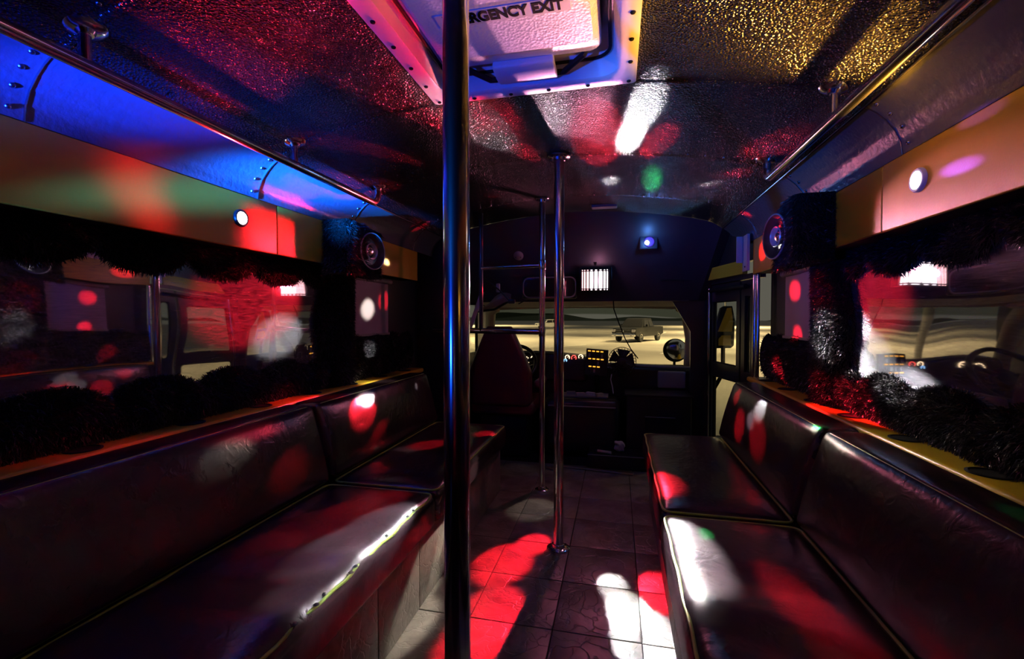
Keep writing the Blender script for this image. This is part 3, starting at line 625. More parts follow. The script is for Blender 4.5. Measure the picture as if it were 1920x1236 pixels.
# ================================================================== BENCHES, CUSHIONS, LEDGES
SEAM_Y, END_Y, BACK_Y = 1.655, 2.80, -.9
def wr(x, y, s):                                 # soft dents where people sat
    v = 0
    for (cx, cy, rx, ry, a) in ((.62, 1.25, .16, .05, -.007), (.55, 1.1, .2, .035, .006), (.66, .98, .18, .05, -.007), (.60, .80, .2, .04, .006), (.64, .62, .2, .06, -.008), (.60, 2.2, .16, .2, -.006)):
        q = ((abs(x)-cx)/rx)**2+((y-cy+.35*(abs(x)-cx))/ry)**2
        v += 1.9*a*math.exp(-q)
    return v
for s, side in ((-1, 'left'), (1, 'right')):
    fx = .392 if s < 0 else .437                 # front edge of the seat
    bn = thing('bench_base', 'tile-clad base of the %s bench' % side, 'bench base', (s*.75, 1, 0), 'bench bases')
    b = MB(); b.bx(s*(fx+.05), s*1.055, BACK_Y, END_Y, 0, .283); b.build('carcass', 'matte', bn, smooth=False)
    tb = MB(); tb.rbox((-.004, -.151, -.1385), (.004, .151, .1385), .002, (1, 2, 2)); t0 = tb.build('tile', 'tile'); k = 0
    for j in range(9):
        y = .2+.305*j
        if y > END_Y-.1: break
        if k == 0: t0.location = (s*(fx+.046), y, .1425); attach(t0, bn)
        else: copy_at(t0, (s*(fx+.046), y, .1425), bn)
        k += 1
    for (y0, y1, lb) in ((BACK_Y, SEAM_Y-.006, 'near'), (SEAM_Y+.006, END_Y, 'far')):
        desc = {('left', 'near'): 'long wine vinyl seat cushion with worn lime piping on the left bench', ('left', 'far'): 'shorter wine vinyl seat cushion behind the driver seat on the left bench',
                ('right', 'near'): 'long wine vinyl seat cushion in the right foreground', ('right', 'far'): 'shorter wine vinyl seat cushion beside the entry door'}[(side, lb)]
        c = thing('seat_cushion', desc, 'cushion', (s*.63, (y0+y1)/2, .285), 'bench seat cushions')
        def shp(p, y0=y0, y1=y1, s=s, fx=fx):
            u = (abs(p.x)-fx)/(.87-fx); v = (p.y-y0)/(y1-y0)
            if p.z > .36:
                e = max(0, min(1, min(u, 1-u)*5))*max(0, min(1, min(p.y-y0, y1-p.y)*7))
                p = p+Vector((0, 0, .018*e*(2-e)+wr(p.x, p.y, s)))
            return p
        b = MB(); b.rbox((min(s*fx, s*.88), y0, .285), (max(s*fx, s*.88), y1, SEAT_Z), .035, (14, 70 if lb == 'near' else 30, 4), shp); b.build('pad', 'leather', c)
        pts = rrect(fx+.012, .868, y0+.012, y1-.012, .03, SEAT_Z-.004); dense = []
        for A, B in zip(pts, pts[1:]+pts[:1]):
            A = Vector(A); B = Vector(B); n = max(1, int((B-A).length/.03))
            for q in range(n):
                P_ = A.lerp(B, q/n); wob = .004*math.sin(P_.y*23)+.003*math.sin(P_.y*51+1) if (lb == 'near' and s < 0) else .0015*math.sin(P_.y*31)
                dense.append((s*(P_.x+wob*(1 if P_.x < fx+.03 else 0)), P_.y, P_.z+.001))
        b = MB(); b.tube(dense, .0042, 8, closed=True); po = b.build('piping', 'pipe_green', c)
        if lb == 'near' and s < 0:
            for yy in (.86, .93, .97, 1.07, 1.1, 1.28, 1.42, 1.47):
                b = MB(); b.lathe([(.004, 0), (.008, .002), (.004, .005), (.0005, .006)], (s*(fx+.014+.005*math.sin(yy*40)), yy, SEAT_Z), (0, 0, 1), 7); b.build('wear_spot', 'pipe_worn', po)
        desc = {('left', 'near'): 'long wine vinyl back cushion below the left mirror window', ('left', 'far'): 'shorter wine vinyl back cushion at the front of the left bench',
                ('right', 'near'): 'long wine vinyl back cushion in the right foreground', ('right', 'far'): 'shorter wine vinyl back cushion beside the entry door'}[(side, lb)]
        c = thing('back_cushion', desc, 'cushion', (s*.97, (y0+y1)/2, .43), 'bench back cushions')
        zb, zt_ = .428, .742
        def lean(p, s=s, y0=y0, y1=y1, fl=False):
            k_ = max(0, min(1, (1.06-abs(p.x))/.21)); x = abs(p.x)+.085*((p.z-zb)/(zt_-zb))*k_
            if abs(p.x) < .87:
                e = max(0, min(1, min(p.y-y0, y1-p.y)*8))*max(0, min(1, min(p.z-zb, zt_-p.z)*9)); x -= .016*e*(2-e)
            return Vector((s*x, p.y, p.z))
        b = MB(); b.rbox((min(s*.85, s*1.058), y0+.002, zb), (max(s*.85, s*1.058), y1-.002, zt_), .028, (4, 60 if lb == 'near' else 28, 8), lean); b.build('pad', 'leather', c)
        pts = [(.856+.0, y, z) for (y, z, _) in rrect(y0+.012, y1-.012, zb+.006, zt_-.006, .03, 0)]
        dense = []
        for A, B in zip(pts, pts[1:]+pts[:1]):
            A = Vector(A); B = Vector(B); n = max(1, int((B-A).length/.04))
            dense += [tuple(lean(Vector((s*.858, *A.lerp(B, q/n)[1:])), s, -99, -99)+Vector((s*.006, 0, 0))) for q in range(n)]
        b = MB(); b.tube(dense, .0038, 8, closed=True); b.build('piping', 'pipe_green', c)
    lg = thing('ledge', 'glossy yellow ledge with round cup holders behind the %s bench back' % side, 'ledge', (s*1.1, 1, .72), 'yellow ledges')
    b = MB(); b.rbox((min(s*1.06, s*1.2), -1.5, .715), (max(s*1.06, s*1.2), 3.03, ZL), .012, (3, 4, 1)); b.build('board', 'yellowwood', lg)
    for y in (3.0-.16, 2.52, 2.19, 1.88, 1.56, 1.25, .93, .62, .3):
        b = MB(); b.lathe([(.042, 0), (.042, .003), (.036, .004), (.034, .0015), (.001, .001)], (s*1.118, y, ZL-.0005), (0, 0, 1), 28); b.build('cup_holder', 'matte', lg)
    b = MB(); b.bx(s*1.06, s*1.18, -1.5, 3.0, 0, .714); struct(b.build('wall_lower_'+side, 'wall', smooth=False), 'dark lower wall behind the %s bench' % side)

# ================================================================== FUR TRIM
def ribbon(name, label, s, A, B, bul, n, par_label=None, dens=42000, ln=.017, cat='fur trim', grp='black fur window trim', x0=WX-.002, m=10):
    """fur covered roll on the window plane between curves A(t) and B(t) (y, z)"""
    t = thing(name, label, cat, (s*x0, A(.5)[0], A(.5)[1]), grp)
    b = MB()
    def fn(u, v):
        a = A(u); c = B(u); k = (1-math.cos(math.pi*v))/2
        return (s*(x0-bul*math.sin(math.pi*v)), a[0]+(c[0]-a[0])*k, a[1]+(c[1]-a[1])*k)
    b.grid(fn, n, m)
    n0 = len(b.v)
    body = b.build('backing', 'furbase', t)
    # make sure normals point into the cabin
    me = body.data; av = sum((p.normal.x for p in me.polygons))
    if av*s > 0: me.flip_normals()
    fur('fur_pile', body, dens, ln, .0027, t); return t
def lobes(y, ph, per): p = ((y-ph)/per) % 1; return math.sqrt(max(0, 1-(2*p-1)**2))
for s, side in ((-1, 'left'), (1, 'right')):
    YA, YB = (.35, 2.235) if s < 0 else (.55, 2.235)
    ribbon('fur_valance', 'scalloped black fur valance hanging over the %s mirror window' % side, s, lambda t: (YA+(YB-YA)*t, 1.368),
           lambda t: (YA+(YB-YA)*t, 1.328-.085*lobes(YA+(YB-YA)*t, 1.0, .295)), .022, 150)
    ribbon('fur_sill', 'row of rounded black fur bumps along the bottom of the %s mirror window' % side, s, lambda t: (YA+(2.02-YA)*t, .838+.072*lobes(YA+(2.02-YA)*t, .745, .29)),
           lambda t: (YA+(2.02-YA)*t, .745), .045, 150)
    ribbon('fur_pillar', 'black fur pillar at the front end of the %s mirror window' % side, s, lambda t: (2.0+.022*math.sin(t*9), .75+.6*t), lambda t: (2.27, .75+.6*t), .07, 50)
    ribbon('fur_skirt', 'black fur skirt under the %s purple blind' % side, s, lambda t: (2.24+.74*t, 1.0+.01*math.sin(t*20)), lambda t: (2.24+.74*t, .746), .05, 60, dens=20000)
    bl = thing('window_blind', 'purple grey roller blind on the %s wall ahead of the fur pillar' % side, 'blind', (s*1.16, 2.5, 1.0), 'roller blinds')
    b = MB(); b.grid(lambda u, v: (s*(1.16+.002*math.sin(v*14)), 2.26+.44*v, 1.0+.32*u), 4, 24); b.grid(lambda u, v: (s*(1.163+.002*math.sin(v*14)), 2.26+.44*v, 1.0+.32*u), 4, 24); b.build('sheet', 'shade', bl)
    b = MB(); b.tube([(s*1.155, 2.25, 1.335), (s*1.155, 2.72, 1.335)], .016, 12); b.build('roller', 'grey', bl)
    b = MB(); b.bx(s*1.15, s*1.168, 2.26, 2.70, .995, 1.008); b.build('bottom_bar', 'grey', bl, smooth=False)

def onceil(px, py):
    z = 1.85
    for _ in range(6): p = hit(px, py, 2, z); z = ceil_z(max(-.97, min(.97, p.x)))
    return hit(px, py, 2, z)
# ================================================================== SPEAKERS AND SOFFIT LIGHTS
for s, side in ((-1, 'left'), (1, 'right')):
    t = thing('speaker', 'round speaker in a black fur box on the %s soffit' % side, 'speaker', (s*1.0, 2.1, 1.31), 'fur box speakers')
    y0, y1 = 1.90, 2.30; xa, xb = .935, 1.0; zb, zt_ = 1.315, 1.565
    b = MB()
    def face(u, v, q):                            # plan outline: rear face, angled face, front face
        plan = [(1.064, y0), (.945, y0), (.93, y0+.02), (.985, y1-.02), (1.0, y1), (1.064, y1)]
        tt_ = np.linspace(0, 1, len(plan)); return (s*float(np.interp(u, tt_, [p[0] for p in plan])), float(np.interp(u, tt_, [p[1] for p in plan])), zb+(zt_-zb)*v)
    b.grid(lambda u, v: face(u, v, 0), 20, 8)
    plan = [(1.064, y0), (.945, y0), (.93, y0+.02), (.985, y1-.02), (1.0, y1), (1.064, y1)]
    for z in (zb, zt_): b.add([(s*x, y, z) for x, y in plan], [tuple(range(6))])
    body = b.build('box', 'furbase', t)
    c = Vector((s*.945, (y0+y1)/2+.003, (zb+zt_)/2)); d = Vector((-s*math.cos(R(9)), -math.sin(R(9)), 0)).normalized()
    me = body.data; av = sum(p.normal.x*p.area for p in me.polygons if abs(p.normal.x) > .7)
    if av*s > 0: me.flip_normals()
    fp = fur('fur_pile', body, 42000, .022, .003, t)
    # shave the pile where the driver sits
    b = MB(); b.lathe([(.094, 0), (.094, .022), (.089, .026), (.086, .022), (.07, .002), (.045, -.018), (.001, -.02)], c, d, 40); sp = b.build('speaker_cone', 'cone', t)
    b = MB(); b.lathe([(.0885, .0255), (.0905, .029), (.0935, .027), (.0935, .022), (.0885, .0255)], c, d, 40, False); b.build('rim', 'ring', sp)
    b = MB(); b.lathe([(.04, .014), (.043, .018), (.0405, .022), (.036, .016), (.033, -.012)], c, d, 30, False); b.build('inner_ring', 'ring', sp)
    b = MB(); b.lathe([(.022, -.018), (.021, .008), (.014, .016), (.004, .019), (.0005, .019)], c, d, 24); b.build('tweeter', 'tweeter', sp)
    py, pz = (1.415, 1.468) if s < 0 else (1.425, 1.466)
    t = thing('puck_light', 'round white LED light on the %s yellow soffit' % side, 'light', (s*SX, py, pz), 'soffit lights')
    b = MB(); b.lathe([(.032, 0), (.032, .006), (.029, .010), (.024, .010), (.022, .006)], (s*(SX+.0005), py, pz), (-s, 0, 0), 32); b.build('bezel', 'black' if s < 0 else 'white', t)
    b = MB(); b.lathe([(.0235, .004), (.022, .010), (.014, .013), (.001, .014)], (s*SX, py, pz), (-s, 0, 0), 28); b.build('lens', 'puckglow', t)
    l = bpy.data.lights.new('puck_glow', 'SPOT'); l.energy = 130 if s > 0 else 60; l.spot_size = R(62 if s > 0 else 42); l.spot_blend = .9; l.shadow_soft_size = .012; l.color = AMB if s > 0 else RED
    o = bpy.data.objects.new('puck_glow', l); COL.objects.link(o); o.location = (s*(SX-.03), py, pz); o.rotation_euler = (onceil(1500, 60) if s > 0 else onceil(440, 80)).__sub__(Vector((s*(SX-.03), py, pz))).to_track_quat('-Z', 'Y').to_euler(); attach(o, t)

# ================================================================== FRONT PANEL FITTINGS
A = hit(1090, 525, 1, 3.47); B = hit(1141, 525, 1, 3.47); zt_ = hit(1115, 508, 1, 3.47).z; zb = hit(1115, 542, 1, 3.47).z
dl = thing('party_light', 'glowing red and white slotted party light above the windshield', 'light', ((A.x+B.x)/2, 3.5, zb))
b = MB(); b.rbox((A.x-.012, 3.475, zb-.012), (B.x+.012, 3.58, zt_+.012), .008, (3, 3, 3)); b.build('housing', 'black', dl)
cx = (A.x+B.x)/2; nb = 8; W_ = B.x-A.x
wid = [.6, .75, .95, 1.25, 1.3, 1.3, .9, .7]; tot = sum(wid); x = A.x
for i in range(nb):
    ww = W_*wid[i]/tot
    b = MB(); b.rbox((x+.0045, 3.462, zb+.004), (x+ww-.0045, 3.478, zt_-.004), .003, (1, 1, 2)); b.build('light_slot', 'bar_pink' if i < 3 else 'bar_white', dl)
    for z in (zb-.006, zt_+.006):
        b = MB(); b.bx(x+ww*.3, x+ww*.7, 3.466, 3.478, z-.0025, z+.0025); b.build('vent_slot', 'bar_pink' if i < 3 else 'bar_white', dl)
    x += ww
b = MB(); b.tube([(A.x-.02, 3.52, (zt_+zb)/2), (A.x-.02, 3.53, zt_+.05), (B.x+.02, 3.53, zt_+.05), (B.x+.02, 3.52, (zt_+zb)/2)], .006, 8); b.build('bracket', 'black', dl)
b = MB(); b.tube([(cx, 3.53, zt_+.05), (cx, cap_y(zt_+.07), zt_+.07)], .012, 10); b.build('mount', 'black', dl)

L = hit(1213, 455, 1, 3.38)
ll = thing('laser_light', 'small laser projector with a bright cyan dot on the dark front panel', 'light', (L.x, L.y, L.z-.04))
b = MB(); b.rbox((L.x-.05, L.y+.012, L.z-.045), (L.x+.075, L.y+.10, L.z+.05), .008, (3, 3, 3)); b.build('housing', 'cap', ll)
b = MB(); b.lathe([(.036, 0), (.036, .008), (.03, .012), (.028, .006), (.001, .006)], (L.x+.016, L.y+.014, L.z+.006), (0, -1, 0), 32); b.build('lens', 'laserlens', ll)
b = MB(); b.lathe([(.015, 0), (.014, .008), (.008, .013), (.0005, .015)], (L.x, L.y+.004, L.z), (0, -1, 0), 20); b.build('emitter', 'lasercore', ll)

D = hit(1133, 385, 2, 1.856)
t = thing('dome_lamp', 'unlit flat dome lamp on the ceiling before the front panel', 'lamp', (D.x, D.y, 1.85))
b = MB(); b.rbox((D.x-.085, D.y-.03, 1.838), (D.x+.085, D.y+.04, 1.862), .01, (3, 2, 2)); b.build('lens', 'grey', t)
b = MB(); b.bx(D.x-.095, D.x+.095, D.y-.04, D.y+.05, 1.857, 1.864); b.build('base', 'matte', t, smooth=False)
C_ = hit(977, 482, 1, 3.56)
t = thing('round_vent', 'small round pale vent cap on the front panel', 'vent', C_)
b = MB(); yv = cap_y(C_.z)-.004; b.lathe([(.04, -.01), (.04, .006), (.034, .012), (.012, .016), (.001, .016)], (C_.x, yv, C_.z), (0, -1, -.55), 28); b.build('disc', 'cloth', t)
for k in range(3):
    a = R(90+120*k); b = MB(); b.lathe([(.004, .012), (.003, .018), (.0005, .019)], (C_.x+.022*math.cos(a), yv, C_.z+.022*math.sin(a)), (0, -1, -.55), 8); b.build('screw', 'matte', t)

# interior mirror
mA = hit(979, 519, 1, 3.52); mB = hit(1082, 560, 1, 3.52)
t = thing('rear_view_mirror', 'wide black rear-view mirror hanging behind the poles', 'mirror', ((mA.x+mB.x)/2, 3.52, mB.z))
b = MB(); b.rbox((mA.x, 3.515, mB.z), (mB.x, 3.56, mA.z), .02, (4, 2, 3)); b.build('shell', 'black', t)
b = MB(); loft(b, [[(p[0], 3.512, p[1]) for p in rrect(mA.x+.014, mB.x-.014, mB.z+.014, mA.z-.014, .05, 0)]]); b.add([(p[0], 3.512, p[1]) for p in rrect(mA.x+.014, mB.x-.014, mB.z+.014, mA.z-.014, .05, 0)], [tuple(range(28))]); b.build('glass', 'carglass', t, smooth=False)
b = MB(); b.tube([(p[0], 3.513, p[1]) for p in rrect(mA.x+.010, mB.x-.010, mB.z+.010, mA.z-.010, .05, 0)], .006, 8, closed=True); b.build('rim', 'grey', t)
b = MB(); b.tube([((mA.x+mB.x)/2, 3.55, (mA.z+mB.z)/2), ((mA.x+mB.x)/2, 3.6, mA.z+.06)], .01, 8); b.build('arm', 'black', t)

# papers tucked in the front panel
pa = hit(1262, 514, 1, 3.58); t = thing('leaflet_stack', 'folded papers tucked in a slot of the front panel', 'papers', pa)
for (px, py, w_, h_, a) in ((1256, 513, .05, .07, 12), (1272, 516, .06, .035, -18), (1282, 519, .035, .02, -30)):
    P = hit(px, py, 1, 3.58); b = MB(); b.box(P, (w_, .004, h_), Matrix.Rotation(R(a), 3, 'Y')); b.build('leaflet', 'paper' if a > 0 else 'cloth', t, smooth=False)
b = MB(); P = hit(1270, 524, 1, 3.585); b.bx(P.x-.12, P.x+.1, 3.575, 3.66, P.z-.012, P.z); b.build('slot', 'matte', t, smooth=False)
# dangling wire
pts = [(1150, 563, 3.66), (1151, 580, 3.7), (1160, 605, 3.75), (1172, 635, 3.8), (1183, 655, 3.84), (1196, 672, 3.9)]
b = MB(); b.tube([hit(px, py, 1, y) for px, py, y in pts], .0045, 8); tag(b.build('hanging_wire', 'matte'), 'thin black wire dangling across the windshield', 'wire')

# ================================================================== DRIVER AREA
db = thing('dashboard', 'dark dashboard below the windshield', 'dashboard', (0, 4.2, .3))
def dashf(p):
    k = max(0, (p.y-3.98)/.5); return Vector((p.x, p.y+.03*math.sin(p.x*2), p.z-.03*k-.02*(p.x/.9)**2*(1 if p.z > .5 else 0)))
b = MB(); b.rbox((-.97, 3.98, .3), (.92, 4.48, .705), .05, (16, 6, 5), dashf); b.build('dash_body', 'black', db)
q = hit(968, 672, 1, 3.97)
b = MB(); b.rbox((-.66, 3.93, .55), (.04, 4.08, .80), .03, (8, 3, 3), lambda p: Vector((p.x, p.y, p.z-.035*max(0, (p.x+.3)/.34)*(1 if p.z > .6 else 0)))); cl = b.build('cluster_hood', 'black', db)
b = MB(); b.grid(lambda u, v: (-.6+.62*u, 4.0+.12*v, .806-.03*max(0, (-.6+.62*u+.3)/.34)-.004*v), 10, 3); b.grid(lambda u, v: (-.6+.62*u, 4.0+.12*v, .803-.03*max(0, (-.6+.62*u+.3)/.34)-.004*v), 10, 3); b.build('lit_cluster_top', 'paper', db)  # pale strip imitating outside light on top of the cluster hood
for (px, py, r_, m_) in ((985, 676, .034, 'gauge'), (1000, 672, .02, 'gauge'), (1064, 670, .018, 'gauge'), (1076, 671, .02, 'gaugered'), (1089, 669, .018, 'gauge'), (1060, 676, .012, 'gaugeblue')):
    P = hit(px, py, 1, 3.925); b = MB()
    for k in range(11):
        a = R(-30+24*k); b.box((P.x+r_*math.cos(a), 3.922, P.z+r_*math.sin(a)), (.007, .004, .007), Matrix.Rotation(-a, 3, 'Y'))
    b.build('gauge_ticks', m_, cl, smooth=False)
    b = MB(); b.tube([(P.x, 3.921, P.z), (P.x+r_*.7, 3.921, P.z+r_*.4)], .002, 6); b.build('gauge_needle', m_, cl)
b = MB(); b.rbox((.62, 3.94, .52), (.84, 4.0, .66), .012, (3, 2, 3)); gp = b.build('glovebox', 'grey', db)
b = MB(); b.rbox((.84, 3.93, .5), (.92, 3.99, .67), .01, (2, 2, 3)); b.build('side_vent', 'matte', db)
b = MB(); b.tube([(-.3, 3.96, .712), (.1, 3.955, .708), (.5, 3.96, .70), (.9, 3.985, .69)], .012, 8); b.build('dash_edge', 'grey', db)

wh = hit(962, 683, 1, 3.80); t = thing('steering_wheel', 'dark steering wheel beside the driver seat back', 'steering wheel', wh)
ax = Vector((0, -.78, .63)).normalized(); a1 = Vector((1, 0, 0)); a2 = ax.cross(a1)
b = MB(); b.tube([wh+a1*.195*math.cos(R(k*10))+a2*.195*math.sin(R(k*10)) for k in range(36)], .016, 10, closed=True); b.build('rim', 'black', t)
b = MB(); b.lathe([(.07, -.03), (.075, 0), (.06, .02), (.001, .028)], wh-ax*.03, ax, 24); b.build('hub', 'black', t)
for k in (20, 160, 270):
    b = MB(); d = a1*math.cos(R(k))+a2*math.sin(R(k)); b.tube([wh-ax*.02+d*.05, wh+d*.185], [.018, .012], 8); b.build('spoke', 'black', t)
b = MB(); b.tube([wh-ax*.04, wh-ax*.12], .03, 12); b.build('column', 'black', t)
b = MB(); b.tube([wh-ax*.1+a1*.03, wh-ax*.06+a1*.17+Vector((0, 0, .03))], .007, 8); b.build('stalk', 'black', t)

dsx = hit(935, 640, 1, 3.35).x; zt_ = hit(935, 612, 1, 3.35).z
t = thing('driver_seat', 'maroon high-backed driver seat seen from behind', 'seat', (dsx, 3.5, 0))
def dback(p):
    k = (p.z-.5)/(zt_-.5); ww = .245 if k < .35 else .245-(.245-.105)*min(1, ((k-.35)/.6))**1.1
    return Vector((dsx+(p.x-dsx)/.25*ww, p.y-.05*k, p.z))
b = MB(); b.rbox((dsx-.25, 3.36, .42), (dsx+.25, 3.49, zt_), .05, (8, 4, 12), dback); b.build('backrest', 'seatcloth', t)
b = MB(); b.rbox((dsx-.26, 3.42, .34), (dsx+.26, 3.9, .46), .05, (6, 6, 3)); b.build('seat', 'seatcloth', t)
b = MB(); b.rbox((dsx-.2, 3.5, 0), (dsx+.2, 3.85, .34), .02, (2, 2, 2)); b.build('pedestal', 'matte', t)
b = MB(); b.rbox((dsx+.25, 3.45, .56), (dsx+.31, 3.78, .62), .025, (2, 3, 2)); b.build('armrest', 'seatcloth', t)
P0 = hit(903, 548, 1, 3.45); P1 = hit(868, 650, 1, 3.42)
b = MB(); b.prism([P0+Vector((-.012, 0, 0)), P0+Vector((.022, 0, 0)), P1+Vector((.022, 0, 0)), P1+Vector((-.012, 0, 0))], (0, .004, 0)); b.build('seat_belt', 'tan', t, smooth=False)

V0 = hit(897, 578, 1, 3.66); V1 = hit(960, 560, 1, 3.66)
t = thing('sun_visor', 'pale folded sun visor drooping at the driver side windshield corner', 'visor', V0)
def vis(u, v):
    p = V0.lerp(V1, u); dz = .06*math.sin(u*math.pi*.8)+.03
    return (p.x, 3.66-.05*math.sin(v*3), p.z-.03+dz*v-.03*math.sin(u*6)*v)
b = MB(); b.grid(vis, 12, 6); b.grid(lambda u, v: (lambda q: (q[0], q[1]+.012, q[2]))(vis(u, v)), 12, 6); b.build('flap', 'cloth', t)
b = MB(); b.tube([V0+Vector((-.02, 0, -.03)), V0.lerp(V1, .5)+Vector((0, -.02, -.05)), V1+Vector((0, -.01, -.01))], .01, 8); b.build('edge_rod', 'black', t)
t0 = [hit(908, 522, 1, 3.4), hit(935, 543, 1, 3.45), hit(958, 566, 1, 3.5), hit(972, 570, 1, 3.52), hit(988, 562, 1, 3.55)]
t = thing('boom_arm', 'thin jointed black arm hanging above the driver seat', 'arm', t0[0])
b = MB(); b.tube(t0[:3], .006, 8); b.build('upper_rod', 'black', t)
b = MB(); b.tube([hit(903, 518, 1, 3.4), hit(935, 526, 1, 3.42)], .004, 8); b.build('side_rod', 'black', t)
b = MB(); b.rbox(t0[2]-Vector((.02, .015, .015)), t0[2]+Vector((.035, .015, .02)), .008, (2, 2, 2)); b.build('clamp', 'black', t)
b = MB(); b.tube(t0[3:], .005, 8); b.build('tip', 'black', t)
P = hit(934, 540, 1, 3.5); b = MB(); b.rbox(P-Vector((.016, .01, .035)), P+Vector((.016, .01, .035)), .008, (2, 2, 2)); b.build('tag', 'paper', t)

# switch panel
pa, pb = hit(1098, 655, 1, 3.78), hit(1139, 704, 1, 3.78)
t = thing('switch_panel', 'black switch panel with rows of amber lit switches', 'switch panel', ((pa.x+pb.x)/2, 3.8, pb.z))
rt = Matrix.Rotation(R(4), 3, 'Y'); pc = Vector(((pa.x+pb.x)/2, 3.8, (pa.z+pb.z)/2)); pw = pb.x-pa.x; ph = pa.z-pb.z
b = MB(); b.box(pc, (pw, .035, ph), rt); b.build('plate', 'black', t, smooth=False)
b = MB(); b.tube([pc+Vector((0, .02, -ph/2)), pc+Vector((0, .12, -ph/2-.1)), (pc.x, 3.97, .5)], .02, 10); b.build('stand', 'black', t)
for r_, cs in ((0, 4), (1, 4), (2, 3)):
    for c_ in range(cs):
        o_ = rt @ Vector((-pw*.36+pw*.19*c_+(pw*.04*r_), -.019, ph*(.42-.3*r_)))
        b = MB(); b.box(pc+o_, (.022, .006, .009), rt); b.build('lit_switch', 'amber', t, smooth=False)
        b = MB(); b.box(pc+o_+Vector((0, 0, -.035)), (.014, .014, .028), rt); b.build('rocker', 'black' if (c_+r_) % 3 else 'grey', t, smooth=False)
# fan
fc_ = hit(1166, 677, 1, 3.82)
t = thing('dash_fan', 'round black caged fan standing on the dashboard', 'fan', (fc_.x, 3.85, fc_.z-.13))
b = MB()
for k in range(28):
    a = R(k*360/28); d = Vector((math.cos(a), 0, math.sin(a)))
    b.tube([fc_+d*.025+Vector((0, -.055, 0)), fc_+d*.07+Vector((0, -.048, 0)), fc_+d*.108+Vector((0, -.012, 0)), fc_+d*.112, fc_+d*.10+Vector((0, .03, 0)), fc_+d*.04+Vector((0, .06, 0))], .0017, 5)
for r_, o_ in ((.112, 0), (.09, -.034), (.05, -.053)):
    b.tube([fc_+Vector((r_*math.cos(R(k*10)), o_, r_*math.sin(R(k*10)))) for k in range(36)], .0028, 6, closed=True)
b.build('cage', 'black', t)['kind'] = 'stuff'
b = MB(); b.lathe([(.03, 0), (.03, .01), (.02, .014), (.001, .015)], fc_+Vector((0, -.048, 0)), (0, -1, 0), 20); b.build('hub', 'black', t)
for k in range(5):
    a = R(72*k+10); b = MB(); d = Vector((math.cos(a), 0, math.sin(a))); e = Vector((-math.sin(a), 0, math.cos(a)))
    b.grid(lambda u, v: tuple(fc_+d*(.02+.075*u)+e*((v-.5)*.07*(.5+u))+Vector((0, .02*(v-.5)-.01, 0))), 4, 4); b.build('blade', 'black', t)
b = MB(); b.lathe([(.04, .05), (.042, .02), (.035, .01)], fc_+Vector((0, .09, 0)), (0, -1, 0), 18); b.build('motor', 'black', t)
b = MB(); b.tube([fc_+Vector((0, .06, -.02)), fc_+Vector((0, .08, -.1)), (fc_.x, 3.965, .62)], .012, 8); b.lathe([(.03, 0), (.028, .008), (.01, .012)], (fc_.x, 3.968, .62), (0, -1, 0), 20); b.build('stand', 'black', t)
b = MB(); b.tube([hit(1147, 702, 1, 3.78), hit(1145, 712, 1, 3.76), hit(1148, 724, 1, 3.74), hit(1150, 738, 1, 3.72)], .004, 6); tag(b.build('pale_cable', 'cloth'), 'short pale cable hanging below the dash fan', 'cable')
# engine cover, console, clutter
t = thing('engine_cover', 'low dark engine cover between driver seat and door', 'cover', (0, 3.9, 0))
b = MB(); b.rbox((-.3, 3.62, 0), (.32, 3.9, .46), .06, (4, 4, 4)); b.build('hump', 'black', t)
b = MB(); b.tube([(-.25, 3.615, .40), (.28, 3.615, .40)], .006, 8); b.build('edge_trim', 'grey', t)
t = thing('front_cabinet', 'black cabinet below the right side of the dashboard', 'cabinet', (.6, 3.85, 0))
b = MB(); b.rbox((.36, 3.62, 0), (.84, 3.92, .50), .012, (3, 3, 3)); b.build('body', 'black', t)
b = MB(); b.bx(.35, .845, 3.61, 3.93, .50, .512); b.build('lid', 'panel', t, smooth=False)
b = MB(); b.bx(.50, .72, 3.612, 3.622, .08, .34); dr = b.build('door', 'matte', t, smooth=False)
b = MB(); b.tube([(.50, 3.61, .345), (.72, 3.61, .345)], .003, 6); b.build('edge_trim', 'grey', dr)
P = hit(1160, 850, 2, .10); b = MB(); b.rbox((.08, 3.36, 0), (.5, 3.6, .10), .01, (3, 3, 2)); sb = thing('step_box', 'low black box on the floor before the front cabinet', 'box', (.29, 3.48, 0)); b.build('body', 'black', sb)
b = MB(); b.tube([(.08, 3.358, .1), (.5, 3.358, .1)], .003, 6); b.build('edge_trim', 'grey', sb)
cn = thing('paper_lump', 'crumpled pale paper lump on the low black box', 'paper', (.31, 3.5, .10))
b = MB(); b.rbox((.275, 3.47, .1045), (.345, 3.53, .172), .015, (3, 3, 3), lambda p: p+Vector((.006*math.sin(p.z*140), .006*math.sin(p.x*120), .003*math.sin(p.y*160)))); b.build('lump', 'paper', cn)
b = MB(); b.tube([(.15, 3.42, .1135), (.25, 3.39, .1135)], .012, 8); b.build('paper_roll', 'cloth', cn)
P = hit(1085, 749, 1, 3.7)
t = thing('clutter_tray', 'tray of small loose things on the engine cover', 'tray', (P.x, 3.8, .46))
b = MB(); b.bx(-.16, .22, 3.68, 3.86, .462, .474); b.build('tray_base', 'grey', t, smooth=False)
for (x, y, a, m_) in ((.0, 3.7, 20, 'cloth'), (.08, 3.74, -30, 'paper'), (.15, 3.7, 50, 'cloth'), (-.08, 3.75, 10, 'grey')):
    b = MB(); b.box((x, y, .487), (.07, .03, .024), Matrix.Rotation(R(a), 3, 'Z')); b.build('packet', m_, t, smooth=False)

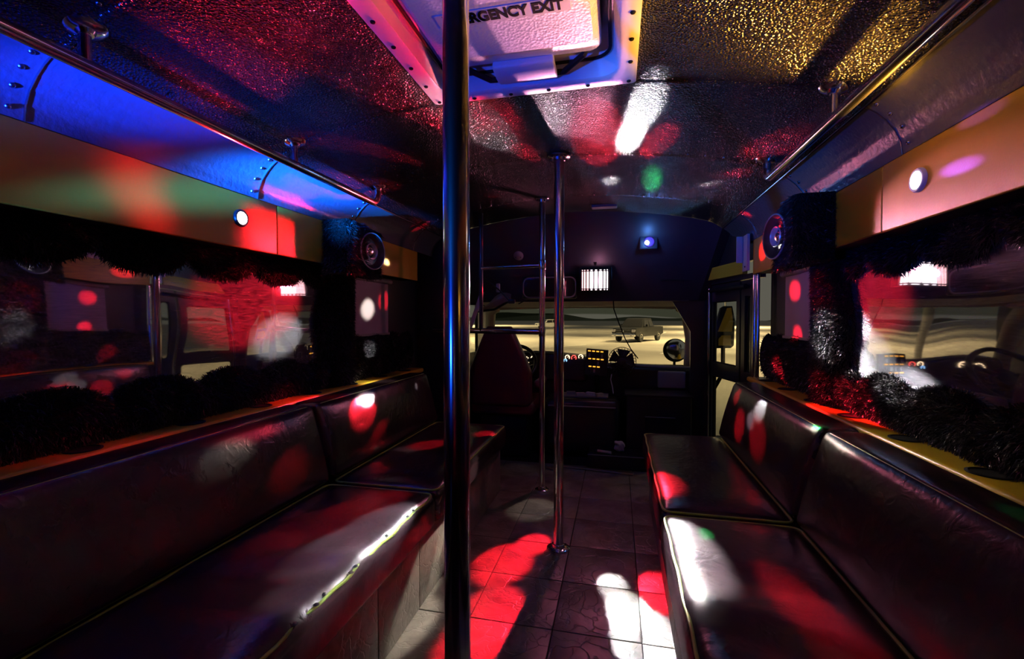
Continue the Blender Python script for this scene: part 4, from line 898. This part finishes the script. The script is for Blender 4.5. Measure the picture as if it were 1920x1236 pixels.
# outside mirrors
mp = hit(1266, 657, 1, 5.1)
t = thing('convex_mirror', 'round convex outside mirror seen through the windshield corner', 'mirror', (mp.x, 5.1, mp.z-.14))
b = MB(); b.lathe([(.02, .05), (.10, .03), (.125, 0), (.122, -.012)], mp, (0, 1, 0), 32); b.build('shell', 'matte', t)
b = MB(); b.lathe([(.118, 0), (.09, .02), (.05, .032), (.001, .036)], mp+Vector((0, -.004, 0)), (-.15, -1, -.1), 32); b.build('glass', 'chrome', t)
b = MB(); b.tube([mp+Vector((0, .05, 0)), mp+Vector((.0, .07, -.2)), Vector((.885, 4.95, .3)), Vector((.885, 4.95, -.2))], .014, 8); b.build('arm', 'matte', t)
P = hit(1364, 607, 1, 4.3)
t = thing('wing_mirror', 'tall wing mirror with painted yellow bus reflection outside the entry door', 'mirror', (P.x, 4.3, P.z-.3))
def mp_(px, py): return hit(px, py, 1, 4.3)
b = MB(); b.prism([mp_(1342, 637), mp_(1342, 612), mp_(1352, 578), (mp_(1358, 574)), mp_(1373, 574), mp_(1378, 600), mp_(1376, 648), mp_(1370, 653), mp_(1342, 653)], (0, .06, 0)); b.build('shell', 'matte', t, smooth=False)
b = MB(); b.prism([mp_(1346, 622), mp_(1363, 578), mp_(1371, 577), mp_(1374, 604), mp_(1372, 622)], (0, -.006, 0)); b.build('upper_glass', 'busyellow', t, smooth=False)  # yellow colour stands in for the bus reflected in the glass
b = MB(); b.prism([mp_(1347, 648), mp_(1347, 636), mp_(1353, 629), mp_(1370, 629), mp_(1370, 648)], (0, -.006, 0)); b.build('lower_glass', 'busyellow', t, smooth=False)  # bus reflection painted on the lower glass too
b = MB(); b.tube([mp_(1357, 650)+Vector((0, .03, 0)), mp_(1357, 700)+Vector((0, .03, 0)), Vector((1.14, 4.62, .34)), Vector((1.135, 4.7, .33))], .018, 8); b.build('arm', 'matte', t)
b = MB(); xh = mp_(1357, 720); b.rbox((.97, 4.5, -.3), (1.12, 5.6, .40), .06, (2, 6, 4)); tag(b.build('bus_fender', 'busyellow'), 'yellow front fender of the bus outside the door', 'fender')
b = MB(); b.rbox((-.95, 4.6, -.2), (.8, 5.7, .40), .12, (8, 6, 3)); tag(b.build('bus_hood', 'carwhite'), 'white hood of the bus beyond the windshield', 'hood')

# ================================================================== PARTY BEAMS (narrow lamps inside the light fixtures)
SRC = Vector(((A.x+B.x)/2*0+cx+.02, 3.44, (hit(1115, 525, 1, 3.47).z)))
def beam(src, tgt, col, E, ang, blend=.35, rad=.012, parent=dl, name='beam'):
    l = bpy.data.lights.new(name, 'SPOT'); d = Vector(tgt)-Vector(src)
    l.energy = E*4*math.pi*d.length_squared; l.color = col; l.spot_size = R(ang); l.spot_blend = blend; l.shadow_soft_size = rad
    o = bpy.data.objects.new(name, l); COL.objects.link(o); o.location = src; o.rotation_euler = d.to_track_quat('-Z', 'Y').to_euler(); attach(o, parent); return o
BE = 1.0
FL, ST = (2, 0.0), (2, .43)
BL, BR = (0, -.90), (0, .90)
WL, WR = (0, -WX), (0, WX)
SL, SR = (0, -SX), (0, SX)
LIST = [
 # floor
 ((1000, 1020), FL, RED, 22, 4.5), ((945, 1055), FL, RED, 22, 6.5), ((920, 1150), FL, RED, 20, 5.5), ((895, 1200), FL, RED, 20, 5.5), ((1000, 955), FL, WRM, .8, 9), ((1150, 1100), FL, WHT, 7, 3.2), ((1180, 1145), FL, WHT, 14, 4), ((1215, 1200), FL, WHT, 12, 5.5), ((1245, 1110), FL, RED, 22, 5.0), ((770, 1110), FL, WRM, 8, 4), ((735, 1180), FL, WRM, 8, 5.5),
 # seats
 ((690, 1000), ST, WHT, 26, 4.5), ((620, 1080), ST, WHT, 12, 3), ((690, 950), ST, RED, 14, 4), ((590, 990), ST, RED, 6, 4), ((1275, 1030), ST, WHT, 45, 5.0), ((1245, 905), ST, RED, 28, 4.5),
 ((1500, 1130), ST, RED, 18, 2.6), ((1545, 1180), ST, RED, 18, 3), ((1400, 1060), ST, PNK, .8, 8), ((800, 835), ST, RED, 22, 4), ((910, 815), ST, RED, 26, 4), ((740, 850), ST, WRM, 5, 4),
 # backs
 ((515, 900), BL, RED, 3.5, 3), ((425, 860), BL, WRM, .9, 2.2), ((680, 775), BL, RED, 26, 4), ((695, 745), BL, WHT, 26, 2.6), ((690, 840), BL, RED, 7, 4), ((783, 722), BL, WHT, 6, 1.2),
 ((1418, 765), BR, WHT, 34, 3), ((1414, 795), BR, WHT, 16, 2.4), ((1400, 810), BR, RED, 26, 4.5), ((1435, 835), BR, RED, 16, 4.5), ((1378, 740), BR, RED, 26, 3),
 # ledges
 ((330, 800), (0, -1.07), RED, 2, 6), ((560, 745), (0, -1.07), RED, 8, 4), ((690, 715), (0, -1.07), WRM, 8, 4), ((1720, 830), (0, 1.08), WRM, 1.3, 7), ((1560, 750), (0, 1.11), RED, 20, 5),
 # soffits
 ((540, 425), SL, RED, 12, 7), ((430, 395), SL, RED, 8, 8), ((725, 492), SL, WRM, 26, 1.8), ((1740, 410), SR, PNK, 3, 8), ((1607, 395), SR, RED, 5, 3), ((1430, 470), SR, RED, 16, 5),
 # windows and fur
 ((480, 570), WL, RED, 20, 8), ((525, 630), WL, WHT, 14, 4.5), ((1620, 560), WR, RED, 22, 8), ((1620, 660), WR, WHT, 26, 5.5), ((1490, 545), (0, 1.16), RED, 12, 4), ((1490, 625), (0, 1.15), RED, 14, 3), ((1460, 690), (0, 1.12), RED, 70, 4),
 ((1548, 600), (0, 1.10), WHT, 90, 3), ((1550, 660), (0, 1.10), WHT, 70, 3), ((1590, 740), (0, 1.11), RED, 80, 4), ((1640, 705), (0, 1.11), WHT, 60, 3), ((690, 580), (0, -1.16), WRM, 10, 4), ((695, 655), (0, -1.12), WHT, 40, 3), ((1463, 425), (0, .95), RED, 40, 3), ((1467, 462), (0, .95), WHT, 26, 2.5), ((680, 470), (0, -.93), PNK, 5, 4), ((858, 900), (1, .76), RED, 14, 5), ((858, 640), (1, .76), WHT, 7, 5),
]
for (px, (ax_, v_), col, E, ang) in [(a, b_, c, d, e) for a, b_, c, d, e in LIST]:
    beam(SRC, hit(*px, ax_, v_), col, E*BE, ang*1.2, .55)
for (px, col, E, ang) in [((1205, 210), WHT, 60, 4.2), ((1180, 260), WHT, 80, 4.5), ((1145, 340), WHT, 60, 5), ((1120, 235), PNK, 4, 5), ((1030, 215), WHT, 7, 2.5), ((1232, 270), RED, 30, 5), ((1120, 270), RED, 14, 9), ((930, 215), RED, 14, 5), ((985, 285), RED, 18, 4), ((900, 235), WHT, 9, 7), ((690, 290), RED, 22, 6), ((640, 335), RED, 16, 6),
                          ((1455, 270), RED, 14, 5), ((1380, 325), RED, 26, 3.5), ((1330, 345), WHT, 18, 3), ((1415, 393), RED, 26, 3), ((920, 368), RED, 18, 3), ((1030, 200), WHT, 8, 5), ((700, 110), RED, 10, 10), ((1020, 70), PNK, 7, 12), ((560, 330), RED, 10, 5)]:
    beam(SRC, onceil(*px), col, E*BE, ang)
for (px, py, col, E, ang) in ((912, 460, RED, 16, 5), (914, 545, RED, 16, 5)):
    beam(SRC, hit(px, py, 1, 3.0), col, E, ang)
# soft spill of the party light
beam(SRC, (0, 0, .6), (1, .16, .3), .045, 150, .6, .04, name='spill')
LS = Vector((L.x, L.y-.02, L.z))
beam(LS, onceil(1222, 345), GRN, 3, 9, 1, .006, ll, 'laser'); beam(LS, hit(1850, 890, 0, 1.0), GRN, 5, 2.0, .5, .006, ll, 'laser'); beam(LS, hit(1540, 800, 0, .95), GRN, 8, 1.2, .5, .006, ll, 'laser')
beam(LS, hit(1800, 312, 0, SX), VIO, 10, .8, .5, .006, ll, 'laser'); beam(LS, hit(1838, 215, 0, SX), VIO, 6, .8, .5, .006, ll, 'laser'); beam(LS, hit(1325, 1010, 2, .43), GRN, 5, 1.2, .5, .006, ll, 'laser')
l = bpy.data.lights.new('laser_glow', 'POINT'); l.energy = 1.1; l.color = (.1, .3, 1); l.shadow_soft_size = .02; o = bpy.data.objects.new('laser_glow', l); COL.objects.link(o); o.location = LS+Vector((0, -.06, 0)); attach(o, ll)
l = bpy.data.lights.new('party_glow', 'POINT'); l.energy = .8; l.color = (1, .35, .6); l.shadow_soft_size = .03; o = bpy.data.objects.new('party_glow', l); COL.objects.link(o); o.location = SRC+Vector((0, -.05, 0)); attach(o, dl)

# coloured can lights at the rear of the cabin, out of view behind the photographer
def can(loc, tgt, label, glow, specs):
    t = thing('can_light', label, 'light', loc, 'rear can lights'); loc = Vector(loc); d = (Vector(tgt)-loc).normalized()
    b = MB(); b.lathe([(.045, -.12), (.055, -.1), (.055, .02), (.05, .025), (.048, .015)], loc, d, 28); b.build('can', 'black', t)
    b = MB(); b.lathe([(.047, .012), (.04, .018), (.001, .02)], loc, d, 24); b.build('lens', emat('can_lens_'+glow, {'blue': BLU, 'amber': AMB}[glow], 6), t)
    b = MB(); b.tube([loc-d*.05+Vector((.06, 0, 0)), loc-d*.05+Vector((.06, 0, .12)), loc-d*.05+Vector((-.06, 0, .12)), loc-d*.05+Vector((-.06, 0, 0))], .005, 6); b.build('yoke', 'black', t)
    for tg, E, ang, bl, gr in specs: beam(loc+d*.04, tg, (.004, gr, 1) if glow == 'blue' else AMB, E, ang, bl, .03, t, 'wash')
can((-.89, -.75, .90), (-1.03, 1.4, 1.64), 'blue can light behind the viewer on the left', 'blue',
    [((-1.01, 1.7, 1.67), 330, 6.5, 1, .11), ((-1.0, .95, 1.69), 90, 9, 1, .035), ((-1.0, .5, 1.70), 26, 11, 1, .02), ((-.97, 2.5, 1.68), 40, 4, 1, .2), ((-.8, 1.2, 1.78), 24, 13, 1, .05), ((.3, 1.3, 1.7), 2, 40, 1, .06), ((0, .76, 1.4), 12, 16, 1, .2)])
can((.98, -.35, 1.15), (.75, .9, 1.8), 'amber can light behind the viewer on the right', 'amber', [((.75, 1.0, 1.8), 2, 30, 1, 0)])
